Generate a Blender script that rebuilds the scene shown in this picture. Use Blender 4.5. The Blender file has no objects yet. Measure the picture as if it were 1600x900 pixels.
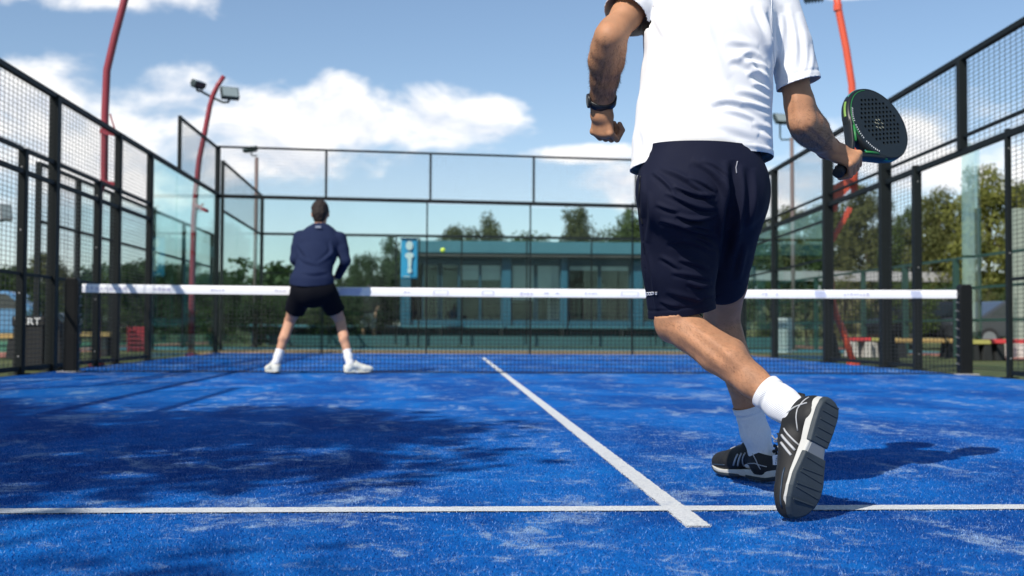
import bpy, bmesh, math, random
import numpy as np
from mathutils import Vector, Matrix, noise as mnoise

R = math.radians
SC = bpy.context.scene
COL = SC.collection

# ------------------------------------------------------------------ camera
CAM = (-0.691, -13.226, 0.499)
YAW, PITCH, ROLL, FPX = 0.06068, 0.03425, 0.00515, 1855.5      # focal length in pixels of a 1600 px wide frame
_r0 = Vector((math.cos(YAW), -math.sin(YAW), 0)); _f0 = Vector((math.sin(YAW), math.cos(YAW), 0)); _z0 = Vector((0, 0, 1))
FWD = _f0 * math.cos(PITCH) + _z0 * math.sin(PITCH)
_up = -_f0 * math.sin(PITCH) + _z0 * math.cos(PITCH)
RGT = _r0 * math.cos(ROLL) + _up * math.sin(ROLL)
UPV = -_r0 * math.sin(ROLL) + _up * math.cos(ROLL)
cd = bpy.data.cameras.new('camera')
cam = bpy.data.objects.new('camera', cd); COL.objects.link(cam); SC.camera = cam
M = Matrix.Identity(4)
for i in range(3):
    M[i][0], M[i][1], M[i][2], M[i][3] = RGT[i], UPV[i], -FWD[i], CAM[i]
cam.matrix_world = M
cd.sensor_width = 36.0
cd.lens = 36.0 * FPX / 1600.0
cd.clip_start = 0.05; cd.clip_end = 3000
cd.dof.use_dof = True
cd.dof.focus_distance = 3.25
cd.dof.aperture_fstop = 4.2
cd.dof.aperture_blades = 9

# ------------------------------------------------------------------ sun, sky, exposure
SUN_EL = R(43); SUN_DIR = Vector((0.625, 0.78, 0)).normalized()    # ground direction the light travels in
sl = bpy.data.lights.new('sun', 'SUN'); sl.energy = 4.9; sl.angle = R(0.55); sl.color = (1.0, 0.945, 0.87)
sun = bpy.data.objects.new('sun', sl); COL.objects.link(sun)
_ld = Vector((SUN_DIR.x * math.cos(SUN_EL), SUN_DIR.y * math.cos(SUN_EL), -math.sin(SUN_EL)))
sun.rotation_euler = _ld.to_track_quat('-Z', 'Y').to_euler()
sun.location = (-20, -30, 30)

world = bpy.data.worlds.new('World'); SC.world = world; world.use_nodes = True
nt = world.node_tree; nt.nodes.clear()
class NB:
    """small node-building helper"""
    def __init__(s, nt): s.nt = nt
    def n(s, t, **kw):
        nd = s.nt.nodes.new(t)
        for k, v in kw.items(): setattr(nd, k, v)
        return nd
    def l(s, a, b): s.nt.links.new(a, b)
    def set(s, sock, v):
        if isinstance(v, (int, float)): sock.default_value = v
        elif isinstance(v, (tuple, list)): sock.default_value = v
        else: s.l(v, sock)
    def m(s, op, a, b=0.0, c=0.0, clamp=False):
        nd = s.n('ShaderNodeMath', operation=op, use_clamp=clamp)
        s.set(nd.inputs[0], a); s.set(nd.inputs[1], b); s.set(nd.inputs[2], c)
        return nd.outputs[0]
    def vec(s, x, y, z):
        nd = s.n('ShaderNodeCombineXYZ'); s.set(nd.inputs[0], x); s.set(nd.inputs[1], y); s.set(nd.inputs[2], z)
        return nd.outputs[0]
    def noise(s, v, scale, detail=4, rough=0.5, dist=0.0, out=0):
        nd = s.n('ShaderNodeTexNoise'); s.set(nd.inputs['Vector'], v) if v is not None else None
        nd.inputs['Scale'].default_value = scale; nd.inputs['Detail'].default_value = detail
        nd.inputs['Roughness'].default_value = rough; nd.inputs['Distortion'].default_value = dist
        return nd.outputs[out]
    def smooth(s, x, a, b):
        nd = s.n('ShaderNodeMapRange', interpolation_type='SMOOTHSTEP')
        s.set(nd.inputs[0], x); s.set(nd.inputs[1], a); s.set(nd.inputs[2], b)
        return nd.outputs[0]
    def mix(s, f, a, b, typ='RGBA', blend='MIX'):
        nd = s.n('ShaderNodeMix', data_type=typ)
        if typ == 'RGBA': nd.blend_type = blend; i = (0, 6, 7); o = 2
        else: i = (0, 2, 3); o = 0
        def c4(v): return (*v, 1.0) if isinstance(v, tuple) and len(v) == 3 else v
        s.set(nd.inputs[i[0]], f); s.set(nd.inputs[i[1]], c4(a)); s.set(nd.inputs[i[2]], c4(b))
        return nd.outputs[o]
w = NB(nt)
sky = w.n('ShaderNodeTexSky', sky_type='NISHITA', sun_disc=False)
sky.sun_elevation = SUN_EL; sky.sun_rotation = math.atan2(-SUN_DIR.x, -SUN_DIR.y)
sky.altitude = 200; sky.air_density = 1.0; sky.dust_density = 0.4; sky.ozone_density = 2.2
tc = w.n('ShaderNodeTexCoord'); sep = w.n('ShaderNodeSeparateXYZ'); w.l(tc.outputs['Generated'], sep.inputs[0])
az = w.m('ARCTAN2', sep.outputs[0], sep.outputs[1]); el = w.m('ARCSINE', sep.outputs[2])
pos = w.vec(w.m('MULTIPLY', az, 1.0), w.m('MULTIPLY', el, 1.75), 0.0)
fb = w.noise(pos, 9.0, 7, 0.56, 0.25)
fb2 = w.noise(w.vec(az, w.m('MULTIPLY', w.m('ADD', el, 0.013), 1.75), 0.0), 9.0, 7, 0.56, 0.25)
def cl(u, v, ru, rv):       # a cloud bank as a soft ellipse of azimuth and elevation
    a0 = math.atan((u - 800) / FPX) + YAW; e0 = PITCH + math.atan((450 - v) / FPX)
    x = w.m('DIVIDE', w.m('SUBTRACT', az, a0), ru / FPX); y = w.m('DIVIDE', w.m('SUBTRACT', el, e0), rv / FPX)
    q = w.m('ADD', w.m('MULTIPLY', x, x), w.m('MULTIPLY', y, y))
    return w.m('SUBTRACT', 1.0, q)
f = None
for a in [(590, 196, 290, 66), (170, 230, 320, 105), (20, 200, 190, 105), (380, 255, 220, 50), (760, 170, 80, 26), (530, 150, 60, 40), (420, 190, 90, 50), (985, 300, 110, 48), (900, 240, 110, 18), (1240, 305, 110, 42), (1560, 245, 300, 85), (70, 5, 260, 50), (1345, 8, 70, 10), (-300, 200, 330, 80), (1900, 200, 250, 70)]:
    c = cl(*a); f = c if f is None else w.m('MAXIMUM', f, c)
gen = w.m('SUBTRACT', w.m('MULTIPLY', w.noise(w.vec(az, w.m('MULTIPLY', el, 2.2), 3.0), 2.6, 3, 0.5), 4.2), w.m('ADD', 2.35, w.m('MULTIPLY', el, 1.0)))
side = w.smooth(w.m('ABSOLUTE', w.m('SUBTRACT', az, YAW)), 0.5, 0.8)
gen = w.m('SUBTRACT', w.m('MULTIPLY', w.m('ADD', gen, 1.5), side), 1.5)
f = w.m('MAXIMUM', w.m('MAXIMUM', f, gen), -1.5)
dens = w.m('ADD', w.m('MULTIPLY', f, 0.62), w.m('MULTIPLY', w.m('SUBTRACT', fb, 0.5), 3.1))
mask = w.smooth(dens, -0.02, 0.64)
lit = w.m('ADD', 0.64, w.m('MULTIPLY', w.m('SUBTRACT', fb, fb2), 5.0), clamp=True)
thick = w.smooth(dens, 0.35, 1.2)
ccol = w.mix(lit, (6.0, 6.4, 7.2), (9.4, 9.2, 9.0))
ccol = w.mix(w.m('MULTIPLY', thick, 0.28), ccol, (6.0, 6.3, 7.0))
haze = w.smooth(el, 0.22, -0.02)
skyc = w.mix(w.m('MULTIPLY', haze, 0.28), sky.outputs[0], (6.2, 6.9, 7.8))
allc = w.mix(w.m('MULTIPLY', mask, 0.94), skyc, ccol)
bg = w.n('ShaderNodeBackground'); bg.inputs['Strength'].default_value = 0.122
w.l(allc, bg.inputs[0]); wo = w.n('ShaderNodeOutputWorld'); w.l(bg.outputs[0], wo.inputs[0])

vs = SC.view_settings
vs.view_transform = 'Standard'; vs.look = 'None'; vs.exposure = 0.12; vs.gamma = 1.0; vs.use_curve_mapping = False
SC.cycles.max_bounces = 8; SC.cycles.transparent_max_bounces = 40; SC.cycles.glossy_bounces = 3; SC.cycles.diffuse_bounces = 3
SC.cycles.caustics_reflective = False; SC.cycles.caustics_refractive = False
SC.cycles.use_denoising = True
SC.cycles.sample_clamp_indirect = 8.0

# ------------------------------------------------------------------ where things stand
def ray(u, v):
    x, y = (u - 800) / FPX, (450 - v) / FPX
    return FWD + RGT * x + UPV * y
def W(u, v, d):
    """the point at distance d down the court (from the camera) that shows at u, v"""
    q = ray(u, v); return Vector(CAM) + q * (d / q.y)
def WX(u, v, x):
    q = ray(u, v); return Vector(CAM) + q * ((x - CAM[0]) / q.x)
def GR(u, v, z=0.0):
    q = ray(u, v); return Vector(CAM) + q * ((z - CAM[2]) / q.z)
def PX(P):
    """n x 3 array -> n x 2 pixel positions in the 1600 x 900 frame"""
    D = np.asarray(P, float) - np.array(CAM)
    fw = D @ np.array(FWD)
    return np.stack([800 + FPX * (D @ np.array(RGT)) / fw, 450 - FPX * (D @ np.array(UPV)) / fw], -1)

# ------------------------------------------------------------------ materials
MATS = {}
def mat(name, col, rough=0.6, metal=0.0, var=0.12, scale=6.0, bump=0.0, bscale=60.0, spec=0.5, sheen=0.0, coat=0.0, bdist=0.002):
    if name in MATS: return MATS[name]
    m = bpy.data.materials.new(name); m.use_nodes = True
    b = NB(m.node_tree); p = m.node_tree.nodes['Principled BSDF']
    t = b.n('ShaderNodeTexCoord')
    nz = b.noise(t.outputs['Object'], scale, 5, 0.6)
    lo = tuple(max(0, c * (1 - var)) for c in col); hi = tuple(min(1, c * (1 + var)) for c in col)
    b.l(b.mix(nz, lo, hi), p.inputs['Base Color'])
    r2 = b.m('ADD', rough - 0.08, b.m('MULTIPLY', b.noise(t.outputs['Object'], scale * 2.3, 3), 0.16), clamp=True)
    b.l(r2, p.inputs['Roughness'])
    p.inputs['Metallic'].default_value = metal; p.inputs['Specular IOR Level'].default_value = spec
    p.inputs['Sheen Weight'].default_value = sheen; p.inputs['Coat Weight'].default_value = coat
    if bump:
        bn = b.n('ShaderNodeBump'); bn.inputs['Strength'].default_value = bump; bn.inputs['Distance'].default_value = bdist
        b.l(b.noise(t.outputs['Object'], bscale, 4, 0.6), bn.inputs['Height']); b.l(bn.outputs[0], p.inputs['Normal'])
    MATS[name] = m; return m

def glass_mat(name, tint, refl=1.0):
    if name in MATS: return MATS[name]
    m = bpy.data.materials.new(name); m.use_nodes = True; m.node_tree.nodes.clear(); b = NB(m.node_tree)
    t = b.n('ShaderNodeTexCoord')
    tr = b.n('ShaderNodeBsdfTransparent')
    smear = b.noise(t.outputs['Object'], 1.3, 4, 0.6)
    b.l(b.mix(smear, tuple(c * 0.96 for c in tint), tint), tr.inputs[0])
    gl = b.n('ShaderNodeBsdfGlossy'); gl.inputs['Roughness'].default_value = 0.02; gl.inputs['Color'].default_value = (0.9, 1, 0.98, 1)
    fr = b.n('ShaderNodeFresnel'); fr.inputs[0].default_value = 1.45
    mx = b.n('ShaderNodeMixShader'); b.l(b.m('MULTIPLY', fr.outputs[0], refl), mx.inputs[0])
    b.l(tr.outputs[0], mx.inputs[1]); b.l(gl.outputs[0], mx.inputs[2])
    o = b.n('ShaderNodeOutputMaterial'); b.l(mx.outputs[0], o.inputs[0])
    MATS[name] = m; return m

# ------------------------------------------------------------------ mesh building
class MB:
    def __init__(s): s.v = []; s.f = []
    def add(s, vs, fs):
        o = len(s.v); s.v += [tuple(x) for x in vs]; s.f += [tuple(i + o for i in q) for q in fs]; return s
    def box(s, c, size, rz=0.0):
        hx, hy, hz = (q / 2 for q in size); ca, sa = math.cos(rz), math.sin(rz); vs = []
        for z in (-hz, hz):
            for x, y in ((-hx, -hy), (hx, -hy), (hx, hy), (-hx, hy)):
                vs.append((c[0] + x * ca - y * sa, c[1] + x * sa + y * ca, c[2] + z))
        return s.add(vs, [(3, 2, 1, 0), (4, 5, 6, 7), (0, 1, 5, 4), (1, 2, 6, 5), (2, 3, 7, 6), (3, 0, 4, 7)])
    def b2(s, lo, hi):
        return s.box([(a + b) / 2 for a, b in zip(lo, hi)], [abs(b - a) for a, b in zip(lo, hi)])
    def bar(s, a, b, w, h=None, up=(0, 0, 1), caps=True):
        a, b = Vector(a), Vector(b); h = h or w; d = (b - a).normalized()
        u = Vector(up)
        if abs(d.dot(u)) > 0.99: u = Vector((0, 1, 0))
        x = d.cross(u).normalized() * (w / 2); y = x.cross(d).normalized() * (h / 2)
        vs = [p + sx * x + sy * y for p in (a, b) for sx, sy in ((-1, -1), (1, -1), (1, 1), (-1, 1))]
        fs = [(0, 1, 5, 4), (1, 2, 6, 5), (2, 3, 7, 6), (3, 0, 4, 7)]
        if caps: fs += [(3, 2, 1, 0), (4, 5, 6, 7)]
        return s.add(vs, fs)
    def tube(s, pts, r, n=10, caps=True):
        pts = [Vector(p) for p in pts]; rs = r if isinstance(r, (list, tuple)) else [r] * len(pts)
        prev = None; vs = []
        for i, p in enumerate(pts):
            d = (pts[min(i + 1, len(pts) - 1)] - pts[max(i - 1, 0)]).normalized()
            if prev is None:
                u = Vector((0, 0, 1)) if abs(d.z) < 0.9 else Vector((1, 0, 0))
                x = d.cross(u).normalized()
            else:
                x = (prev - d * prev.dot(d)).normalized()
            prev = x; y = d.cross(x)
            for k in range(n):
                a = 2 * math.pi * k / n; vs.append(p + (x * math.cos(a) + y * math.sin(a)) * rs[i])
        fs = []
        for i in range(len(pts) - 1):
            for k in range(n):
                fs.append((i * n + k, i * n + (k + 1) % n, (i + 1) * n + (k + 1) % n, (i + 1) * n + k))
        if caps:
            fs.append(tuple(range(n - 1, -1, -1))); fs.append(tuple(range((len(pts) - 1) * n, len(pts) * n)))
        return s.add(vs, fs)
    def lathe(s, prof, c=(0, 0, 0), n=20, axis='z'):
        vs = []; fs = []
        for r, z in prof:
            for k in range(n):
                a = 2 * math.pi * k / n; vs.append((c[0] + r * math.cos(a), c[1] + r * math.sin(a), c[2] + z))
        for i in range(len(prof) - 1):
            for k in range(n): fs.append((i * n + k, i * n + (k + 1) % n, (i + 1) * n + (k + 1) % n, (i + 1) * n + k))
        fs.append(tuple(range(n - 1, -1, -1))); fs.append(tuple(range((len(prof) - 1) * n, len(prof) * n)))
        return s.add(vs, fs)
    def poly_prism(s, pts, off):
        """flat outline pts (3-D) pushed by vector off"""
        n = len(pts); off = Vector(off); vs = [Vector(p) for p in pts] + [Vector(p) + off for p in pts]
        return s.add(vs, [tuple(range(n - 1, -1, -1)), tuple(range(n, 2 * n))] + [(i, (i + 1) % n, n + (i + 1) % n, n + i) for i in range(n)])
    def build(s, name, m, parent=None, smooth=False, bevel=0.0, seg=2):
        me = bpy.data.meshes.new(name); me.from_pydata(s.v, [], s.f); me.update()
        o = bpy.data.objects.new(name, me); COL.objects.link(o)
        if m: me.materials.append(m)
        if parent: o.parent = parent
        if smooth: me.polygons.foreach_set('use_smooth', [True] * len(me.polygons))
        if bevel:
            md = o.modifiers.new('bevel', 'BEVEL'); md.width = bevel; md.segments = seg; md.limit_method = 'ANGLE'
        return o

def tag(o, label=None, cat=None, group=None, kind=None):
    if label: o['label'] = label
    if cat: o['category'] = cat
    if group: o['group'] = group
    if kind: o['kind'] = kind
    return o
def thing(name, label, cat, loc=(0, 0, 0), group=None, rz=0.0):
    o = bpy.data.objects.new(name, None); COL.objects.link(o); o.location = loc; o.rotation_euler.z = rz
    o.empty_display_size = 0.1
    return tag(o, label, cat, group)
def keep(parent, o):
    """parent an object built in world coordinates"""
    o.parent = parent; o.matrix_parent_inverse = Matrix.Translation(parent.location).inverted(); return o
def copy_tree(o, parent=None):
    c = o.copy(); COL.objects.link(c)
    if parent: c.parent = parent; c.matrix_parent_inverse = o.matrix_parent_inverse.copy()
    for ch in [x for x in bpy.data.objects if x.parent == o]: copy_tree(ch, c)
    return c
def text_mesh(body, size, name='lettering', extrude=0.0, shear=0.0):
    cu = bpy.data.curves.new(name, 'FONT'); cu.body = body; cu.size = size; cu.extrude = extrude; cu.shear = shear
    cu.align_x = 'CENTER'; cu.align_y = 'CENTER'; cu.resolution_u = 2
    t = bpy.data.objects.new(name, cu); COL.objects.link(t)
    dg = bpy.context.evaluated_depsgraph_get(); me = bpy.data.meshes.new_from_object(t.evaluated_get(dg))
    bpy.data.objects.remove(t); bpy.data.curves.remove(cu); me.name = name
    return me
# ================================================================== SETTING: ground, court turf, lines
def grass_ground_mat():
    m = bpy.data.materials.new('verge_grass'); m.use_nodes = True; b = NB(m.node_tree); p = m.node_tree.nodes['Principled BSDF']
    t = b.n('ShaderNodeTexCoord').outputs['Object']
    c = b.mix(b.smooth(b.noise(t, 0.35, 5, 0.6), 0.3, 0.7), (0.055, 0.085, 0.018), (0.11, 0.125, 0.035))
    c = b.mix(b.smooth(b.noise(t, 1.6, 4, 0.65), 0.55, 0.75), c, (0.17, 0.135, 0.07))
    c = b.mix(b.m('MULTIPLY', b.noise(t, 45, 3, 0.7), 0.5), c, (0.03, 0.05, 0.01))
    b.l(c, p.inputs['Base Color']); p.inputs['Roughness'].default_value = 0.9
    bn = b.n('ShaderNodeBump'); bn.inputs['Strength'].default_value = 0.8; bn.inputs['Distance'].default_value = 0.03
    b.l(b.noise(t, 60, 4, 0.7), bn.inputs['Height']); b.l(bn.outputs[0], p.inputs['Normal'])
    return m
g = MB().add([(-900, -900, -0.05), (900, -900, -0.05), (900, 900, -0.05), (-900, 900, -0.05)], [(0, 1, 2, 3)]).build('ground', grass_ground_mat())
tag(g, kind='structure')

CX0, CX1, CY0, CY1 = -5.0, 5.3, -10.6, 10.0
LINE_Y = -9.945; LINE_W = 0.085; CW = 0.062
def cx_(y): return -0.035 + 0.005 * (y + 10.24)
def turf_mat(name, white=False):
    m = bpy.data.materials.new(name); m.use_nodes = True; b = NB(m.node_tree); p = m.node_tree.nodes['Principled BSDF']
    pos = b.n('ShaderNodeNewGeometry').outputs['Position']
    st = b.n('ShaderNodeMapping'); st.inputs['Scale'].default_value = (1.0, 0.55, 0.0); b.l(pos, st.inputs['Vector'])
    flat = b.n('ShaderNodeMapping'); flat.inputs['Scale'].default_value = (1.0, 1.0, 0.0); b.l(pos, flat.inputs['Vector'])
    big = b.noise(st.outputs[0], 1.15, 5, 0.62, 0.4)
    mid = b.noise(flat.outputs[0], 12.0, 6, 0.72, 0.8)
    fine = b.noise(pos, 130, 3, 0.7); grit = b.noise(flat.outputs[0], 330, 2, 0.8)
    if white:
        c = b.mix(b.smooth(fine, 0.3, 0.75), (0.60, 0.62, 0.63), (0.80, 0.81, 0.80))
        c = b.mix(b.m('MULTIPLY', b.smooth(mid, 0.5, 0.75), 0.55), c, (0.42, 0.48, 0.56))
        c = b.mix(b.m('MULTIPLY', b.smooth(grit, 0.58, 0.72), 0.35), c, (0.12, 0.2, 0.42))
    else:
        c = b.mix(b.smooth(fine, 0.26, 0.74), (0.0022, 0.082, 0.36), (0.0045, 0.176, 0.58))
        c = b.mix(b.m('MULTIPLY', b.smooth(big, 0.60, 0.40), 0.75), c, (0.0022, 0.052, 0.27))      # broad darker areas from the large-scale noise
        c = b.mix(b.m('MULTIPLY', b.smooth(b.noise(flat.outputs[0], 3.1, 5, 0.7, 0.6), 0.50, 0.72), 0.45), c, (0.012, 0.225, 0.64))
        # silica sand lying in the pile: drifts broken into grains
        drift = b.noise(st.outputs[0], 2.6, 6, 0.72, 0.9)
        patch = b.m('ADD', b.m('MULTIPLY', b.smooth(mid, 0.44, 0.74), 0.55), b.m('MULTIPLY', b.smooth(drift, 0.45, 0.68), 0.45))
        grain = b.smooth(b.m('ADD', b.m('MULTIPLY', grit, 0.74), b.m('MULTIPLY', patch, 0.50)), 0.52, 0.68)
        sandc = b.mix(b.noise(flat.outputs[0], 210, 2, 0.6), (0.11, 0.27, 0.52), (0.52, 0.60, 0.66))
        c = b.mix(b.m('MULTIPLY', grain, 0.78), c, sandc)
        veil = b.m('MULTIPLY', b.smooth(patch, 0.35, 0.85), 0.17)
        c = b.mix(veil, c, (0.22, 0.34, 0.58))
        warm = b.m('MULTIPLY', b.smooth(b.noise(flat.outputs[0], 260, 2, 0.8), 0.66, 0.76), b.smooth(mid, 0.5, 0.65))
        c = b.mix(b.m('MULTIPLY', warm, 0.5), c, (0.42, 0.36, 0.28))
    rnd = b.n('ShaderNodeNewGeometry').outputs['Random Per Island']       # single fibres differ a little in tone
    if not white:
        c = b.mix(b.m('MULTIPLY', b.m('GREATER_THAN', rnd, 0.82), 0.55), c, (0.26, 0.42, 0.70)); c = b.mix(b.m('MULTIPLY', b.m('LESS_THAN', rnd, 0.22), 0.4), c, (0.002, 0.045, 0.26))
    b.l(c, p.inputs['Base Color']); p.inputs['Roughness'].default_value = 0.75; p.inputs['Specular IOR Level'].default_value = 0.10
    bn = b.n('ShaderNodeBump'); bn.inputs['Strength'].default_value = 0.9; bn.inputs['Distance'].default_value = 0.006
    b.l(b.m('ADD', fine, b.m('MULTIPLY', grit, 0.6)), bn.inputs['Height']); b.l(bn.outputs[0], p.inputs['Normal'])
    return m
TURF = turf_mat('blue_turf'); TURFW = turf_mat('white_turf', True)
turf = MB().b2((CX0, CY0 - 3, -0.03), (CX1, CY1, 0.0)).build('court_turf', TURF); tag(turf, kind='structure')
KERB = mat('concrete', (0.34, 0.33, 0.31), 0.85, var=0.2, scale=3, bump=0.4)
EARTH = mat('bare_earth', (0.30, 0.19, 0.09), 0.95, var=0.3, scale=2, bump=0.5)
GREENACR = mat('green_acrylic_court', (0.045, 0.16, 0.085), 0.8, var=0.15, scale=1.5)
CLAY = mat('terracotta_surface', (0.33, 0.13, 0.085), 0.85, var=0.15, scale=1.5)
tag(MB().b2((CX0 - 0.6, CY1, -0.06), (CX1 + 0.6, CY1 + 4.6, -0.012)).build('earth_strip', EARTH), kind='structure')
tag(MB().b2((-9.6, -6, -0.06), (-8.2, 30, -0.036)).build('terracotta_path', CLAY), kind='structure')
tag(MB().b2((-30, -6, -0.06), (-9.6, 30, -0.040)).build('green_court', GREENACR), kind='structure')
tag(MB().b2((10.2, 4, -0.06), (12.0, 40, -0.036)).build('clay_path', CLAY), kind='structure')
tag(MB().b2((-9, 14.8, -0.06), (12, 19.6, -0.03)).build('rear_court_surface', mat('teal_acrylic', (.03, .13, .15), .8)), kind='structure')

rng = np.random.default_rng(5)
def blades(n, xr, yr, hmax, test=None, dens_falloff=None):
    """flat triangles standing in the pile"""
    x = rng.uniform(*xr, n); y = yr[0] + (yr[1] - yr[0]) * rng.random(n) ** (dens_falloff or 1.0)
    if test is not None:
        k = test(x, y); x, y = x[k], y[k]
    n = len(x); a = rng.uniform(0, 2 * np.pi, n); wd = rng.uniform(0.0008, 0.0017, n); h = hmax * rng.uniform(0.45, 1.0, n)
    ln = h * rng.uniform(0.2, 1.3, n); la = rng.uniform(0, 2 * np.pi, n)
    fade = np.clip((-5.6 - y) / 2.5, 0.05, 1.0); h = h * fade; ln = ln * fade
    V = np.zeros((n, 3, 3))
    V[:, 0] = np.stack([x - wd * np.cos(a), y - wd * np.sin(a), np.full(n, -0.001)], -1)
    V[:, 1] = np.stack([x + wd * np.cos(a), y + wd * np.sin(a), np.full(n, -0.001)], -1)
    V[:, 2] = np.stack([x + ln * np.cos(la), y + ln * np.sin(la), h], -1)
    return V.reshape(-1, 3)
def tri_mesh(name, V, m, parent):
    me = bpy.data.meshes.new(name); n = len(V)
    me.vertices.add(n); me.vertices.foreach_set('co', V.astype(np.float32).ravel())
    me.loops.add(n); me.loops.foreach_set('vertex_index', np.arange(n, dtype=np.int32))
    me.polygons.add(n // 3); me.polygons.foreach_set('loop_start', np.arange(0, n, 3, dtype=np.int32))
    me.polygons.foreach_set('loop_total', np.full(n // 3, 3, dtype=np.int32)); me.update(); me.validate()
    me.materials.append(m); o = bpy.data.objects.new(name, me); COL.objects.link(o); o.parent = parent; return o
def online(x, y, e=0.0):
    return ((np.abs(y - LINE_Y) < LINE_W / 2 + e)) | ((np.abs(x - cx_(y)) < CW / 2 + e) & (y > LINE_Y - 0.31))
def inview(x, y):
    return (np.abs(x - CAM[0] - (y - CAM[1]) * 0.06) < 0.55 * (y - CAM[1]) + 0.35)
Vb = blades(900000, (-4.2, 4.4), (-11.9, -5.5), 0.0075, lambda x, y: inview(x, y) & ~online(x, y, -0.002), 1.6)
tag(tri_mesh('turf_fibres', Vb, TURF, turf), kind='stuff')
# painted lines are white pile: a thin sheet with its own fibres
def line(name, lo, hi, label):
    nx = 60; vs = []; fs = []
    along_x = (hi[0] - lo[0]) > (hi[1] - lo[1]); L = (hi[0] - lo[0]) if along_x else (hi[1] - lo[1]); k = max(40, int(L / 0.02))
    for i in range(k + 1):
        t = i / k
        j0, j1 = rng.uniform(-0.0025, 0.0025, 2)
        if along_x:
            x = lo[0] + t * L; vs += [(x, lo[1] + j0, 0.004), (x, hi[1] + j1, 0.004)]
        else:
            y = lo[1] + t * L; vs += [(cx_(y) + lo[0] + j0, y, 0.0045), (cx_(y) + hi[0] + j1, y, 0.0045)]
    for i in range(k): fs.append((2 * i, 2 * i + 2, 2 * i + 3, 2 * i + 1) if along_x else (2 * i, 2 * i + 1, 2 * i + 3, 2 * i + 2))
    o = MB().add(vs, fs).build(name, TURFW, turf); o['label'] = label
    return o
h = LINE_W / 2
line('service_line', (CX0, LINE_Y - h), (CX1, LINE_Y + h), 'white painted line running across the court in the foreground')
line('centre_line', (-CW / 2, LINE_Y - 0.30), (CW / 2, 6.95), 'white painted centre line running away to the net')
line('service_line', (CX0, 6.95 - 0.03), (CX1, 6.95 + 0.03), 'white painted line across the court beyond the net')
Vc = blades(20000, (-CW / 2, CW / 2), (LINE_Y - 0.30, -5.5), 0.007, None, 1.6); Vc[:, 0] += np.repeat(cx_(Vc[::3, 1]), 3)
Vl = np.concatenate([blades(26000, (-3.2, 3.2), (LINE_Y - h, LINE_Y + h), 0.007, inview), Vc])
tag(tri_mesh('line_fibres', Vl, TURFW, turf), kind='stuff')
# ================================================================== COURT: net, fences, glass, lamps
FRAME = mat('black_painted_steel', (0.007, 0.010, 0.010), 0.6, var=0.3, scale=4, spec=0.22)
WIRE = mat('black_wire', (0.020, 0.025, 0.026), 0.5, var=0.1)
BOLT = mat('zinc_bolt', (0.30, 0.30, 0.29), 0.5, 0.6)
GLASS = glass_mat('court_glass', (0.872, 0.958, 0.943), 0.25); GLASSB = glass_mat('back_wall_glass', (0.915, 0.966, 0.960), 0.2); GLASS2 = glass_mat('rear_glass', (0.925, 0.97, 0.963), 0.15)
RED = mat('red_painted_pole', (0.27, 0.030, 0.042), 0.4, var=0.15, scale=3)
ORNG = mat('orange_red_painted_pole', (0.70, 0.10, 0.045), 0.4, var=0.12, scale=3)

def wire_panel(parent, a, b, z0, z1, pitch=0.05, th=0.0046, vp=0.125):
    """welded mesh between plan points a and b; z0/z1 may slope through f0/f1"""
    a, b = Vector((*a, 0)), Vector((*b, 0)); L = (b - a).length; n = max(2, round(L / vp)); d = (b - a) / L
    q = MB(); zz0 = (z0, z0) if not isinstance(z0, tuple) else z0; zz1 = (z1, z1) if not isinstance(z1, tuple) else z1
    for i in range(n + 1):
        t = i / n; p = a + d * (L * t)
        q.bar(p + Vector((0, 0, zz0[0] + (zz0[1] - zz0[0]) * t)), p + Vector((0, 0, zz1[0] + (zz1[1] - zz1[0]) * t)), th, caps=False)
    k = max(2, round((zz1[0] - zz0[0]) / pitch)); off = Vector((d.y, -d.x, 0)) * th
    for i in range(k + 1):
        t = i / k
        q.bar(a + off + Vector((0, 0, zz0[0] + (zz1[0] - zz0[0]) * t)), b + off + Vector((0, 0, zz0[1] + (zz1[1] - zz0[1]) * t)), th, caps=False)
    o = keep(parent, q.build('wire_mesh', WIRE)); o['kind'] = 'stuff'; return o
def post(parent, x, y, z0, z1, w=0.085, d=0.085, gusset=None, bolts=0):
    q = MB().box((x, y, (z0 + z1) / 2), (w, d, z1 - z0))
    if z0 < 0.01: q.box((x, y, 0.010), (w + 0.09, d + 0.09, 0.012))
    o = keep(parent, q.build('post', FRAME, bevel=0.006))
    if gusset is not None:
        s = gusset
        g = MB().poly_prism([(x + s * w / 2, y - 0.006, 0.012), (x + s * (w / 2 + 0.14), y - 0.006, 0.012), (x + s * (w / 2 + 0.03), y - 0.006, 0.46), (x + s * w / 2, y - 0.006, 0.46)], (0, 0.012, 0))
        gg = g.build('gusset', FRAME); gg.parent = o
    if bolts:
        g = MB()
        for i in range(bolts):
            z = z0 + (z1 - z0) * (0.08 + 0.84 * i / (bolts - 1)); g.lathe([(0.009, -0.002), (0.009, 0.004), (0.005, 0.006)], (0, 0, 0), 8)
            for k in range(len(g.v) - 24, len(g.v)):
                vx, vy, vz = g.v[k]; g.v[k] = (x + vx, y - d / 2 - vz, z + vy)
        gg = g.build('bolts', BOLT); gg.parent = o; gg['kind'] = 'stuff'
    return o
def rail(parent, a, b, w=0.05, h=0.05):
    return keep(parent, MB().bar(a, b, w, h).build('rail', FRAME, bevel=0.004))
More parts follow.
